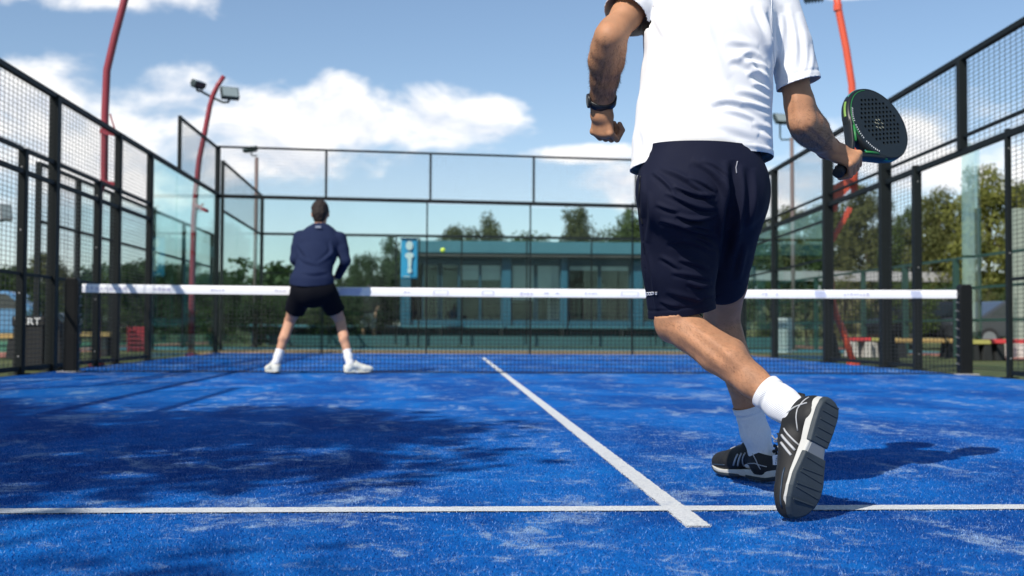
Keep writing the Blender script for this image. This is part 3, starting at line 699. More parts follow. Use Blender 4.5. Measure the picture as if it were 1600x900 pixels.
# white slatted board, pale column, dark parked bins and equipment
wc = thing('white_crate_stack', 'tall white plastic lattice stand behind the right leg', 'stand', tuple(GR(1225, 552)))
b0 = GR(1225, 552); s0 = FPX / (b0.y - CAM[1]); ww = 22 / s0; hh = 56 / s0
for i in range(6): keep(wc, MB().box((b0.x - ww / 2 + ww * i / 5, b0.y, hh / 2), (.03, .03, hh)).build('upright', WHITE))
for i in range(10): keep(wc, MB().box((b0.x, b0.y - .02, .03 + (hh - .06) * i / 9), (ww, .012, .045)).build('slat', WHITE))
pc = W(1592, 570, 24.0); t = thing('pale_column', 'pale green square column at the right edge', 'column', (pc.x, pc.y, 0))
cm = mat('pale_green_column', (.27, .32, .26), .8, var=.1); keep(t, MB().box((pc.x, pc.y, 1.5), (.24, .24, 3.1)).build('shaft', cm, bevel=.01)); keep(t, MB().box((pc.x, pc.y, .1), (.4, .4, .35)).build('foot', PALEL, bevel=.01))
# black gear box with lettering
BLKF = mat('black_canvas', (0.006, 0.006, 0.0065), 0.8, var=.3, bump=.3, bscale=40)
gx = W(45, 575, 15.0); t = thing('gear_box', 'black canvas gear box with white lettering behind the fence post', 'box', (gx.x, gx.y, 0))
keep(t, MB().b2((gx.x - .20, gx.y, -.04), (gx.x + .17, gx.y + .5, .58)).build('body', BLKF, bevel=.02))
keep(t, MB().b2((gx.x - .215, gx.y - .015, .50), (gx.x + .185, gx.y + .515, .62)).build('lid', BLKF, bevel=.015))
me = text_mesh('VERT', .12); me.materials.append(WHITE); o = bpy.data.objects.new('lettering', me); COL.objects.link(o); o.rotation_euler.x = R(90); o.location = (gx.x - .02, gx.y - .022, .555); o.scale.x = 1.15; keep(t, o)
gx2 = W(78, 575, 15.1); t = thing('black_bag', 'tall rounded black bag standing between the gear box and the fence post', 'bag', (gx2.x, gx2.y, 0))
pts = [(gx2.x + a, gx2.y, b) for a, b in ((-.20, -.04), (-.21, .2), (-.18, .42), (-.12, .55), (-.03, .60), (.07, .55), (.13, .40), (.15, .2), (.15, -.04))]
keep(t, MB().poly_prism(pts, (0, .32, 0)).build('body', BLKF, bevel=.04, seg=3)); keep(t, MB().tube([(gx2.x - .1, gx2.y + .15, .55), (gx2.x - .05, gx2.y + .15, .66), (gx2.x + .03, gx2.y + .15, .64), (gx2.x + .05, gx2.y + .15, .54)], .012, 6).build('handle', BLKF))
cr = GR(213, 546); t = thing('red_crate', 'red plastic basket behind the mesh fence', 'crate', (cr.x, cr.y, 0)); RP = mat('red_plastic', (.34, .02, .035), .5)
for i in range(5): keep(t, MB().b2((cr.x - .19, cr.y - .012, .03 + i * .095), (cr.x + .19, cr.y + .012, .075 + i * .095)).build('slat', RP))
for sx in (-.18, .18): keep(t, MB().b2((cr.x + sx - .02, cr.y - .02, -.05), (cr.x + sx + .02, cr.y + .30, .5)).build('side', RP))
keep(t, MB().b2((cr.x - .16, cr.y + .28, -.05), (cr.x + .16, cr.y + .30, .5)).build('back', RP)); keep(t, MB().b2((cr.x - .16, cr.y + .02, -.03), (cr.x + .16, cr.y + .27, 0)).build('bottom', RP))
# blue car glimpsed at the left edge
def car(label, c, rz, m, grp):
    t = thing('parked_car', label, 'car', c, grp, rz); L, Wd = 4.2, 1.75
    prof = [(-2.1, .35), (-2.08, .75), (-1.95, .92), (-1.55, .98), (-.85, 1.42), (.6, 1.45), (1.25, 1.0), (1.9, .88), (2.1, .68), (2.1, .35)]
    b_ = MB().poly_prism([(x, -Wd / 2, z) for x, z in prof], (0, Wd, 0)).build('body', m, bevel=.06, seg=3); b_.parent = t
    gm = mat('car_glass', (.02, .03, .035), .08, spec=.8)
    for s in (-1, 1):
        q = MB().poly_prism([(-1.3, s * (Wd / 2 + .002), 1.0), (-.80, s * (Wd / 2 + .002), 1.36), (.55, s * (Wd / 2 + .002), 1.38), (1.02, s * (Wd / 2 + .002), 1.0)], (0, s * .01, 0)).build('side_window', gm); q.parent = t
        for x in (-1.35, 1.35):
            q = MB().lathe([(.1, -.09), (.31, -.09), (.33, -.05), (.33, .05), (.31, .09), (.1, .09)], (0, 0, 0), 20); q.v = [(x + a, s * (Wd / 2 - .08) + c_, .33 + b) for a, b, c_ in q.v]
            wl = q.build('wheel', mat('tyre', (.02, .02, .02), .8)); wl.parent = t
            q = MB().lathe([(.21, -.1), (.21, .1)], (0, 0, 0), 16); q.v = [(x + a, s * (Wd / 2 - .08) + c_, .33 + b) for a, b, c_ in q.v]; rm = q.build('rim', BOLT); rm.parent = wl
        q = MB().b2((2.05, s * .6 - .16, .62), (2.12, s * .6 + .16, .76)).build('headlight', LAMPL); q.parent = t
    return t
cp_ = W(-12, 530, 32); car('blue car parked at the left edge behind the bench', (cp_.x, cp_.y, -.05), R(5), mat('blue_car_paint', (.10, .24, .42), .25, coat=.6), 'parked cars beyond the courts')
cp_ = W(1465, 530, 36); car('black car parked behind the benches on the racket side', (cp_.x, cp_.y, -.05), R(8), mat('black_car_paint', (.015, .016, .018), .25, coat=.6), 'parked cars beyond the courts')
cp_ = W(1590, 530, 34); car('dark grey car parked at the right edge behind the red bench', (cp_.x, cp_.y, -.05), R(3), mat('grey_car_paint', (.04, .045, .05), .25, coat=.6), 'parked cars beyond the courts')
# long retaining wall and road rail behind the racket side
rd = thing('road_barrier', 'long grey road barrier on the slope beyond the fence', 'barrier', (22, 48, 0))
GB = mat('galvanised_barrier', (.36, .36, .36), .5, var=.15)
for i in range(9):
    x = 9 + i * 3.4; keep(rd, MB().box((x, 48.1, .9), (.14, .14, 3.9)).build('post', GB))
    if i < 8: keep(rd, MB().b2((x + .02, 48, 3.1), (x + 3.38, 48.06, 3.6)).build('beam', GB))
bankM = mat('dry_grass_bank', (.13, .12, .05), .95, var=.35, scale=1.2, bump=.6, bscale=8)
q = MB(); vs = []; fs = []; nx, ny = 40, 8
for i in range(nx + 1):
    for k in range(ny + 1):
        x = 5 + i * 1.5; y = 44 + k * 1.2; z = -.1 + 2.3 * min(1, k / 4) + .25 * mnoise.noise(Vector((x * .4, y * .4, 2)))
        vs.append((x, y, z))
for i in range(nx):
    for k in range(ny): fs.append((i * (ny + 1) + k, (i + 1) * (ny + 1) + k, (i + 1) * (ny + 1) + k + 1, i * (ny + 1) + k + 1))
tag(q.add(vs, fs).build('grass_bank', bankM, smooth=True), kind='structure')

# ---- trees
def leaf_mat(name, c1, c2):
    if name in MATS: return MATS[name]
    m = bpy.data.materials.new(name); m.use_nodes = True; b = NB(m.node_tree); p = m.node_tree.nodes['Principled BSDF']
    gm = b.n('ShaderNodeNewGeometry'); t = b.n('ShaderNodeTexCoord').outputs['Object']
    c = b.mix(gm.outputs['Random Per Island'], c1, c2)
    c = b.mix(b.m('MULTIPLY', b.noise(t, 1.1, 3), .5), c, tuple(x * .75 for x in c1))
    b.l(c, p.inputs['Base Color']); p.inputs['Roughness'].default_value = .7; p.inputs['Specular IOR Level'].default_value = .25
    tl = b.n('ShaderNodeBsdfTranslucent'); b.l(c, tl.inputs[0]); mx = b.n('ShaderNodeMixShader'); mx.inputs[0].default_value = .35
    out = [x for x in m.node_tree.nodes if x.type == 'OUTPUT_MATERIAL'][0]
    b.l(p.outputs[0], mx.inputs[1]); b.l(tl.outputs[0], mx.inputs[2]); b.l(mx.outputs[0], out.inputs[0])
    MATS[name] = m; return m
BARK = mat('bark', (.10, .075, .055), .95, var=.35, scale=8, bump=.8, bscale=20)
LEAFS = {'dark': leaf_mat('dark_leaves', (.030, .060, .020), (.07, .11, .035)), 'mid': leaf_mat('mid_leaves', (.055, .090, .022), (.11, .155, .042)),
         'yellow': leaf_mat('yellow_green_leaves', (.13, .15, .030), (.26, .26, .065)), 'olive': leaf_mat('olive_leaves', (.085, .105, .032), (.165, .17, .055)), 'pine': leaf_mat('pine_needles', (.055, .075, .028), (.13, .14, .05))}
def make_tree(seed, H, Wd, kind, nclump=70, per=80, trunk_frac=.3, leaf=.16, shape='round'):
    """returns (trunk mesh, crown mesh) for a tree of height H and crown width Wd standing at the origin"""
    rd = np.random.default_rng(seed); z0 = H * trunk_frac; cz = (z0 + H) / 2; rz = (H - z0) / 2; rx = Wd / 2
    C = []
    while len(C) < nclump:
        p = rd.uniform(-1, 1, 3); r = np.linalg.norm(p)
        if r > 1 or r < .35: continue
        if shape == 'pine' and p[2] > .1 and math.hypot(p[0], p[1]) > 1.05 - p[2] * .7: continue
        wob = .78 + .3 * mnoise.noise(Vector((p[0] * 1.4 + seed, p[1] * 1.4, p[2] * 1.4)))
        C.append(np.array([p[0] * rx * wob, p[1] * rx * wob, cz + p[2] * rz * (.85 + .15 * wob)]))
    C = np.array(C); q = MB()
    lean = rd.normal(0, .03, 2) * H
    tp = [(0, 0, -.1), (lean[0] * .3, lean[1] * .3, z0 * .6), (lean[0], lean[1], z0 + rz * .5), (lean[0] * 1.2, lean[1] * 1.2, z0 + rz * 1.3)]
    r0 = .022 * H + .03; q.tube(tp, [r0, r0 * .75, r0 * .5, r0 * .15], 8)
    for c in C[::max(1, nclump // 14)]:
        t = rd.uniform(.45, .95); a = Vector(tp[1]).lerp(Vector(tp[3]), t * .8)
        mid = a.lerp(Vector(c), .5) + Vector((0, 0, .06 * H)); q.tube([a, mid, c], [r0 * .35, r0 * .2, r0 * .06], 5)
    trunk = bpy.data.meshes.new('trunk'); trunk.from_pydata(q.v, [], q.f); trunk.materials.append(BARK); trunk.polygons.foreach_set('use_smooth', [True] * len(trunk.polygons))
    n = nclump * per; cr = rx * .30
    base = np.repeat(C, per, 0); off = rd.normal(0, 1, (n, 3)); off /= np.linalg.norm(off, axis=1)[:, None]
    off *= (rd.random((n, 1)) ** .5) * cr * np.repeat(rd.uniform(.6, 1.3, (nclump, 1)), per, 0); off[:, 2] *= .75
    Pn = base + off; nrm = off / (np.linalg.norm(off, axis=1)[:, None] + 1e-6) + rd.normal(0, .7, (n, 3)) + [0, 0, .4]; nrm /= np.linalg.norm(nrm, axis=1)[:, None]
    t1 = np.cross(nrm, rd.normal(0, 1, (n, 3))); t1 /= np.linalg.norm(t1, axis=1)[:, None]; t2 = np.cross(nrm, t1)
    s = leaf * rd.uniform(.6, 1.3, (n, 1)); t1 *= s; t2 *= s * .55
    V = np.stack([Pn - t1, Pn - t2 * .9, Pn + t1, Pn + t2], 1).reshape(-1, 3)
    me = bpy.data.meshes.new('crown'); me.vertices.add(4 * n); me.vertices.foreach_set('co', V.astype(np.float32).ravel())
    me.loops.add(4 * n); me.loops.foreach_set('vertex_index', np.arange(4 * n, dtype=np.int32)); me.polygons.add(n)
    me.polygons.foreach_set('loop_start', np.arange(0, 4 * n, 4, dtype=np.int32)); me.polygons.foreach_set('loop_total', np.full(n, 4, dtype=np.int32)); me.update(); me.validate()
    me.materials.append(LEAFS[kind]); return trunk, me
TREE_CACHE = {}
def put_tree(name, label, x, y, H, Wd, kind, seed, group, shape='round', trunk_frac=.3, nclump=100, per=170, leaf=.085, cat='tree', z=-.05):
    key = (kind, shape, trunk_frac, seed % 3, nclump, per, leaf)
    if key not in TREE_CACHE: TREE_CACHE[key] = make_tree(seed, 6.0, 4.5, kind, nclump, per, trunk_frac, leaf, shape)
    tm, cm_ = TREE_CACHE[key]; t = thing(name, label, cat, (x, y, z), group, (seed * 2.4) % 6.28); t.scale = (Wd / 4.5, Wd / 4.5, H / 6.0)
    for nm, me in (('trunk', tm), ('crown', cm_)):
        o = bpy.data.objects.new(nm, me); COL.objects.link(o); o.parent = t
    return t
def tree_at(name, label, u, vtop, d, wpx, kind, seed, group, **kw):
    b = W(u, 515, d); s = FPX / d; H = W(u, vtop, d).z + .1; return put_tree(name, label, b.x, b.y, H, wpx / s, kind, seed, group, **kw)
G1 = 'trees behind the clubhouse'
tree_at('pine_tree', 'bushy pine above the clubhouse roof, left of the pair', 760, 338, 62, 110, 'pine', 1, G1, shape='pine', trunk_frac=.25)
tree_at('pine_tree', 'taller flat topped pine above the middle of the clubhouse roof', 902, 326, 66, 96, 'pine', 7, G1, trunk_frac=.22, shape='pine')
tree_at('broad_tree', 'green tree above the clubhouse roof beside the white shirted player', 985, 328, 64, 95, 'mid', 3, G1, trunk_frac=.2)
tree_at('broad_tree', 'low olive tree peeping over the clubhouse roof near the banner', 706, 356, 70, 70, 'pine', 4, G1)
tree_at('broad_tree', 'low trees edge above the clubhouse roof between the two pines', 830, 366, 72, 120, 'mid', 5, G1, trunk_frac=.1)
G2 = 'dark trees left of the clubhouse'
for i, (u, v, wp, k, l) in enumerate(((566, 388, 58, 'dark', 'dark tree with a rounded top just right of the far player'), (612, 372, 74, 'dark', 'tallest dark tree behind the blue banner'), (648, 392, 60, 'dark', 'dark tree between the banner and the clubhouse'),
        (535, 425, 50, 'dark', 'small dark tree behind the far player elbow'), (590, 430, 90, 'mid', 'dense green shrub below the dark trees left of the clubhouse'), (455, 455, 70, 'dark', 'low dark bush behind the far player'), (508, 452, 70, 'dark', 'low dark bush left of the dark trees'))):
    tree_at('broad_tree', l, u, v, 44 + i, wp, k, 10 + i, G2, trunk_frac=.12)
G3 = 'trees behind the mesh fence'
for i, (u, v, wp, k, l) in enumerate(((25, 418, 90, 'dark', 'dark tree behind the mesh at the left edge'), (78, 398, 88, 'olive', 'rounded olive tree behind the mesh above the gear box'), (122, 440, 70, 'mid', 'low green tree behind the black net post'), (168, 428, 66, 'mid', 'green tree behind the second mesh post'),
        (205, 410, 62, 'dark', 'dark tree rising behind the mesh beside the red crate'), (255, 405, 66, 'dark', 'dark tree behind the first glass pane'), (300, 412, 64, 'mid', 'green tree behind the corner glass'), (352, 430, 62, 'dark', 'dark bush seen through the far corner'), (404, 445, 60, 'mid', 'low bush behind the far corner post'), (-60, 400, 110, 'mid', 'green tree outside the left edge'))):
    tree_at('broad_tree', l, u, v, 40 + 1.5 * i, wp * 1.15, k, 20 + i, G3, trunk_frac=.12)
G4 = 'trees on the slope beyond the racket side'
for i, (u, v, wp, k, l, tf) in enumerate(((1548, 286, 128, 'yellow', 'tall yellow green tree seen through the open gateway', .15), (1620, 300, 110, 'yellow', 'yellow green tree at the right edge', .15), (1462, 326, 96, 'olive', 'rounded olive tree left of the gateway tree', .1), (1412, 350, 80, 'mid', 'green tree behind the gusseted post', .1),
        (1352, 320, 96, 'olive', 'olive tree behind the orange red pole', .12), (1300, 345, 80, 'mid', 'green tree behind the orange pole foot', .1), (1245, 352, 90, 'olive', 'tree on the slope right of the player shorts', .1), (1190, 365, 90, 'mid', 'tree just right of the navy shorts', .1), (1120, 360, 100, 'mid', 'tree hidden partly by the navy shorts', .1))):
    tree_at('broad_tree', l, u, v, 58 + 2 * i, wp * 1.2, k, 40 + i, G4, trunk_frac=tf, z=1.0)
G5 = 'hedge shrubs beyond the racket side fence'
for i in range(9):
    u = 1150 + i * 56; tree_at('hedge_shrub', ['dark hedge shrub behind the right knee', 'dark hedge shrub behind the white lattice stand', 'hedge shrub left of the orange pole foot', 'hedge shrub above the red bench', 'hedge shrub left of the gusseted post', 'hedge shrub above the ochre bench', 'hedge shrub behind the right net post', 'hedge shrub in the open gateway', 'hedge shrub above the bright red bench'][i], u, 424 + (i * 37) % 26, 34 + (i * 7) % 5, 92, ('dark', 'mid', 'dark', 'olive')[i % 4], 60 + i, G5, trunk_frac=.05, nclump=60, per=110, cat='shrub')
G6 = 'hedge shrubs along the rear'
for i in range(10):
    u = 70 + i * 55; tree_at('hedge_shrub', ['low hedge shrub above the black gear box', 'low hedge shrub behind the black net post', 'low hedge shrub behind the red basket', 'low hedge shrub behind the first glass pane', 'low hedge shrub behind the corner glass',
        'low hedge shrub behind the far corner post', 'low hedge shrub just left of the far player', 'low hedge shrub directly behind the far player', 'low hedge shrub behind the distant bystander', 'low hedge shrub below the blue banner'][i], u, 455 + (i * 29) % 20, 31 + (i * 5) % 6, 92, ('dark', 'dark', 'mid')[i % 3], 80 + i, G6, trunk_frac=.05, nclump=60, per=110, cat='shrub')
# far wood that closes the view
rd_ = np.random.default_rng(9); vs = []
tmesh = make_tree(99, 8, 9, 'dark', 60, 45, .05, .35)[1]; nv = len(tmesh.vertices); co = np.zeros(nv * 3, np.float32); tmesh.vertices.foreach_get('co', co); co = co.reshape(-1, 3)
blk = []
for i in range(34):
    a = co * rd_.uniform(.8, 1.15) * [1, 1, .72]; ang = rd_.uniform(0, 6.28); ca, sa = math.cos(ang), math.sin(ang)
    a = np.stack([a[:, 0] * ca - a[:, 1] * sa, a[:, 0] * sa + a[:, 1] * ca, a[:, 2]], -1) + [-62 + i * 4.2, 92 + rd_.uniform(-6, 6), -.2]; blk.append(a)
V = np.concatenate(blk); n = len(V) // 4; me = bpy.data.meshes.new('far_wood'); me.vertices.add(4 * n); me.vertices.foreach_set('co', V.astype(np.float32).ravel())
me.loops.add(4 * n); me.loops.foreach_set('vertex_index', np.arange(4 * n, dtype=np.int32)); me.polygons.add(n); me.polygons.foreach_set('loop_start', np.arange(0, 4 * n, 4, dtype=np.int32)); me.polygons.foreach_set('loop_total', np.full(n, 4, dtype=np.int32)); me.update()
me.materials.append(LEAFS['dark']); o = bpy.data.objects.new('far_wood', me); COL.objects.link(o); tag(o, 'distant dark green wood closing the horizon', 'wood', kind='stuff')
# trees standing beside and behind the camera, outside the picture, whose shade lies over the court
G7 = 'trees shading the near end of the court'
for i, (x, y, H, Wd, l) in enumerate(((-6.15, -12.2, 7.2, 5.0, 'leafy tree outside the fence shading the near left of the court'), (-7.2, -14.8, 6.7, 4.2, 'leafy tree behind the camera shading the foreground'), (-8.6, -13.6, 8.4, 5.4, 'tall leafy tree two rows behind the near fence'),
        (-8.2, -10.6, 6.4, 4.2, 'leafy tree beside the near mesh fence'), (-5.6, -16.3, 6.2, 3.0, 'slender leafy tree behind the near end of the court'))):
    put_tree('broad_tree', l, x, y, H, Wd, 'mid', 70 + i, G7, trunk_frac=.42, nclump=34, per=210, leaf=.085)
G8 = 'trees along the edge of the neighbouring green court'
for i, (y, k, l) in enumerate(((2, 'mid', 'leafy tree beside the green court, level with the net'), (8, 'dark', 'dark tree beside the green court, left of the gear box'), (14, 'olive', 'olive tree at the far side of the green court'), (-5, 'mid', 'leafy tree beside the green court near the camera'), (21, 'dark', 'dark tree behind the far end of the green court'))):
    put_tree('broad_tree', l, -22 - (i % 2) * 2.5, y, 6.0 + i % 3, 5.5, k, 110 + i, G8, trunk_frac=.15)
# ================================================================== PEOPLE: solid-modelling helpers
class SDF:
    """bodies and cloth are modelled as blended round shapes and turned into one continuous skin"""
    def __init__(s): s.p = []
    def _add(s, lo, hi, fn, k): s.p.append((np.array(lo, np.float32), np.array(hi, np.float32), fn, k))
    def cone(s, a, b, ra, rb, k=0.01, side=None, sx=1.0, sxb=None, flat=False):
        a = np.array(a, np.float32); b = np.array(b, np.float32); ab = b - a; L2 = float(ab @ ab) + 1e-12
        m = max(ra, rb) * max(1, sx, sxb or 0) + 0.001
        if side is not None:
            sd = np.array(side, np.float32); sd = sd - ab * (sd @ ab) / L2; sd /= np.linalg.norm(sd)
        def fn(X, Y, Z):
            x, y, z = X - a[0], Y - a[1], Z - a[2]
            t0 = (x * ab[0] + y * ab[1] + z * ab[2]) / L2; t = np.clip(t0, 0, 1)
            x, y, z = x - t * ab[0], y - t * ab[1], z - t * ab[2]
            if side is not None:
                f = (1 / (sx if sxb is None else sx + (sxb - sx) * t)) - 1; q = (x * sd[0] + y * sd[1] + z * sd[2]) * f
                x, y, z = x + sd[0] * q, y + sd[1] * q, z + sd[2] * q
            d = np.sqrt(x * x + y * y + z * z) - (ra + (rb - ra) * t)
            return np.maximum(d, (t0 - 1) * L2 ** .5) if flat else d
        s._add(np.minimum(a, b) - m, np.maximum(a, b) + m, fn, k); return s
    def chain(s, pts, k=0.01, side=None, sx=1.0):
        for (a, ra), (b, rb) in zip(pts[:-1], pts[1:]): s.cone(a, b, ra, rb, k, side, sx)
        return s
    def ell(s, c, r, k=0.01, rot=None):
        c = np.array(c, np.float32); r = np.array(r, np.float32); Rm = np.array(rot.to_3x3() if rot is not None else Matrix.Identity(3), np.float32)
        m = float(r.max()) + 0.001
        def fn(X, Y, Z):
            x, y, z = X - c[0], Y - c[1], Z - c[2]
            l = [(x * Rm[0, i] + y * Rm[1, i] + z * Rm[2, i]) / r[i] for i in range(3)]
            k0 = np.sqrt(l[0] ** 2 + l[1] ** 2 + l[2] ** 2) + 1e-6; k1 = np.sqrt((l[0] / r[0]) ** 2 + (l[1] / r[1]) ** 2 + (l[2] / r[2]) ** 2) + 1e-6
            return k0 * (k0 - 1) / k1
        s._add(c - m, c + m, fn, k); return s
    def cut(s, c, r, k=0.004, rot=None):
        s.ell(c, r, k, rot); lo, hi, fn, kk = s.p.pop(); s.p.append((lo, hi, fn, -kk)); return s
    def mesh(s, h, smooth=2):
        lo = np.min([p[0] for p in s.p if p[3] > 0], 0) - 4 * h; hi = np.max([p[1] for p in s.p if p[3] > 0], 0) + 4 * h
        n = np.ceil((hi - lo) / h).astype(int) + 1
        F = np.full(n, 0.05, np.float32); ax = [lo[i] + h * np.arange(n[i], dtype=np.float32) for i in range(3)]
        for plo, phi, fn, k in s.p:
            kk = abs(k); i0 = np.maximum(((plo - lo - kk - 0.02) / h).astype(int), 0); i1 = np.minimum(((phi - lo + kk + 0.02) / h).astype(int) + 2, n)
            if (i1 <= i0).any(): continue
            sl = tuple(slice(a, b) for a, b in zip(i0, i1))
            d = fn(ax[0][sl[0]][:, None, None], ax[1][sl[1]][None, :, None], ax[2][sl[2]][None, None, :])
            G = F[sl]
            if k > 0:
                q = np.clip(0.5 + 0.5 * (d - G) / kk, 0, 1); F[sl] = d + (G - d) * q - kk * q * (1 - q)
            else:
                d = -d; q = np.clip(0.5 - 0.5 * (d - G) / kk, 0, 1); F[sl] = d + (G - d) * q + kk * q * (1 - q)
        return surface_nets(F, lo, h, smooth)
def surface_nets(F, lo, h, smooth=2):
    S = F < 0; nx, ny, nz = F.shape
    cnt = np.zeros((nx - 1, ny - 1, nz - 1), np.uint8)
    off = [(i, j, k) for i in (0, 1) for j in (0, 1) for k in (0, 1)]
    for i, j, k in off: cnt += S[i:nx - 1 + i, j:ny - 1 + j, k:nz - 1 + k]
    act = np.argwhere((cnt > 0) & (cnt < 8)); m = len(act)
    idx = np.full(cnt.shape, -1, np.int32); idx[act[:, 0], act[:, 1], act[:, 2]] = np.arange(m)
    val = np.stack([F[act[:, 0] + i, act[:, 1] + j, act[:, 2] + k] for i, j, k in off], 1)
    acc = np.zeros((m, 3), np.float32); c = np.zeros(m, np.float32)
    for a in range(8):
        for b in range(a + 1, 8):
            if sum(abs(p - q) for p, q in zip(off[a], off[b])) != 1: continue
            x = (val[:, a] < 0) != (val[:, b] < 0); t = np.where(x, val[:, a] / (val[:, a] - val[:, b] + 1e-12), 0)
            for ax in range(3): acc[:, ax] += np.where(x, off[a][ax] + t * (off[b][ax] - off[a][ax]), 0)
            c += x
    V = (act + acc / c[:, None]) * h + lo
    faces = []
    for ax in range(3):
        o1, o2 = [(1, 2), (2, 0), (0, 1)][ax]
        A = [slice(1, -1)] * 3; A[ax] = slice(0, -1); B = list(A); B[ax] = slice(1, None)
        ch = S[tuple(A)] != S[tuple(B)]; e = np.argwhere(ch); e[:, o1] += 1; e[:, o2] += 1
        ins = S[e[:, 0], e[:, 1], e[:, 2]]
        q = []
        for d1, d2 in ((-1, -1), (0, -1), (0, 0), (-1, 0)):
            cc = e.copy(); cc[:, o1] += d1; cc[:, o2] += d2; q.append(idx[cc[:, 0], cc[:, 1], cc[:, 2]])
        q = np.stack(q, 1); q[~ins] = q[~ins][:, ::-1]; faces.append(q)
    Fc = np.concatenate(faces)
    for _ in range(smooth): V = relax(V, Fc, 0.5)
    return V.astype(np.float64), Fc
def relax(V, Fc, f=0.5):
    A = np.zeros_like(V); c = np.zeros(len(V))
    for i in range(4):
        a, b = Fc[:, i], Fc[:, (i + 1) % 4]
        for x in range(3): A[:, x] += np.bincount(a, V[b, x], len(V)) + np.bincount(b, V[a, x], len(V))
        c += np.bincount(a, minlength=len(V)) + np.bincount(b, minlength=len(V))
    return V + f * (A / np.maximum(c, 1)[:, None] - V)
def vnormals(V, Fc):
    n = np.cross(V[Fc[:, 2]] - V[Fc[:, 0]], V[Fc[:, 3]] - V[Fc[:, 1]]); N = np.zeros_like(V)
    for i in range(4):
        for x in range(3): N[:, x] += np.bincount(Fc[:, i], n[:, x], len(V))
    return N / (np.linalg.norm(N, axis=1)[:, None] + 1e-12)
def folds(V, Fc, lines, near=True):
    """press creases into cloth along polylines; each line: (points in the picture, height in m, width in px)"""
    N = vnormals(V, Fc); U = PX(V); vd = V - np.array(CAM); vd /= np.linalg.norm(vd, axis=1)[:, None]
    fac = np.clip(-(N * vd).sum(1) * 2.5, 0, 1); D = np.zeros(len(V))
    for pts, A, wd in lines:
        P = np.array(pts, float); 
        for _ in range(2):      # corner cutting
            Q = [P[0]]
            for a, b in zip(P[:-1], P[1:]): Q += [a * .75 + b * .25, a * .25 + b * .75]
            Q.append(P[-1]); P = np.array(Q)
        seg = np.linalg.norm(np.diff(P, axis=0), axis=1); cum = np.r_[0, np.cumsum(seg)]; T = cum[-1]
        lo, hi = P.min(0) - 4 * wd, P.max(0) + 4 * wd
        k = np.where((U[:, 0] > lo[0]) & (U[:, 0] < hi[0]) & (U[:, 1] > lo[1]) & (U[:, 1] < hi[1]) & (fac > 0))[0]
        if len(k) == 0: continue
        best = np.full(len(k), 1e9); sd = np.zeros(len(k)); tt = np.zeros(len(k))
        for i in range(len(seg)):
            a, d = P[i], P[i + 1] - P[i]; r = U[k] - a; t = np.clip((r @ d) / (seg[i] ** 2 + 1e-9), 0, 1); q = r - t[:, None] * d; dist = np.hypot(q[:, 0], q[:, 1])
            up = dist < best; best = np.where(up, dist, best); sg = np.sign(d[0] * r[:, 1] - d[1] * r[:, 0]); sd = np.where(up, dist * sg, sd); tt = np.where(up, (cum[i] + t * seg[i]) / T, tt)
        x = sd / wd; tp = np.clip(np.sin(np.pi * np.clip(tt, 0, 1)), 0, 1) ** .6
        D[k] += A * tp * (np.exp(-x * x) - .75 * np.exp(-(x - 1.35) ** 2 / .8)) * fac[k]
    return V + N * D[:, None]
def ripple(V, Fc, amp, scale, seed=0):
    N = vnormals(V, Fc); d = np.array([mnoise.noise(Vector((p[0] * scale + seed, p[1] * scale, p[2] * scale * .7))) for p in V]); return V + N * (amp * d)[:, None]
def sdf_obj(name, V, Fc, m, parent, cuts=(), thick=0.0, caps=()):
    me = bpy.data.meshes.new(name); me.from_pydata(V.tolist(), [], Fc.tolist()); me.update()
    if cuts or caps:
        bm = bmesh.new(); bm.from_mesh(me); bm.normal_update()
        for co, no, r in caps:      # open a flat sleeve end
            dl = [f for f in bm.faces if f.normal.dot(no) > .55 and abs((f.calc_center_median() - co).dot(no)) < .008 and (f.calc_center_median() - co).cross(no).length < r]
            bmesh.ops.delete(bm, geom=dl, context='FACES')
        for co, no, cond in cuts:      # keep the side the normal points away from
            fs = [f for f in bm.faces if cond(f.calc_center_median())]
            ge = set(fs)
            for f in fs: ge.update(f.edges); ge.update(f.verts)
            bmesh.ops.bisect_plane(bm, geom=list(ge), dist=1e-5, plane_co=co, plane_no=no, clear_outer=True)
        bmesh.ops.delete(bm, geom=[v for v in bm.verts if not v.link_faces], context='VERTS')
        bm.to_mesh(me); bm.free()
    me.polygons.foreach_set('use_smooth', [True] * len(me.polygons)); me.materials.append(m)
    o = bpy.data.objects.new(name, me); COL.objects.link(o); keep(parent, o)
    if thick:
        md = o.modifiers.new('thickness', 'SOLIDIFY'); md.thickness = thick; md.offset = -1
    return o
def skin_mat(name, c, hair=0.0):
    m = bpy.data.materials.new(name); m.use_nodes = True; b = NB(m.node_tree); p = m.node_tree.nodes['Principled BSDF']
    t = b.n('ShaderNodeTexCoord').outputs['Object']
    k = b.mix(b.smooth(b.noise(t, 14, 4, .6), .3, .7), tuple(x * .86 for x in c), (c[0] * 1.08, c[1] * 1.04, c[2] * 1.0))
    k = b.mix(b.m('MULTIPLY', b.smooth(b.noise(t, 30, 4, .7), .48, .75), .22), k, (c[0] * .75, c[1] * .58, c[2] * .5))
    b.l(k, p.inputs['Base Color']); p.inputs['Roughness'].default_value = .60; p.inputs['Specular IOR Level'].default_value = .30
    p.inputs['Subsurface Weight'].default_value = .12; p.inputs['Subsurface Radius'].default_value = (.012, .005, .003); p.inputs['Subsurface Scale'].default_value = .6
    bn = b.n('ShaderNodeBump'); bn.inputs['Strength'].default_value = .25; bn.inputs['Distance'].default_value = .0012
    b.l(b.m('ADD', b.noise(t, 240, 3, .7), b.m('MULTIPLY', b.noise(t, 45, 3, .6), 1.5)), bn.inputs['Height']); b.l(bn.outputs[0], p.inputs['Normal'])
    return m
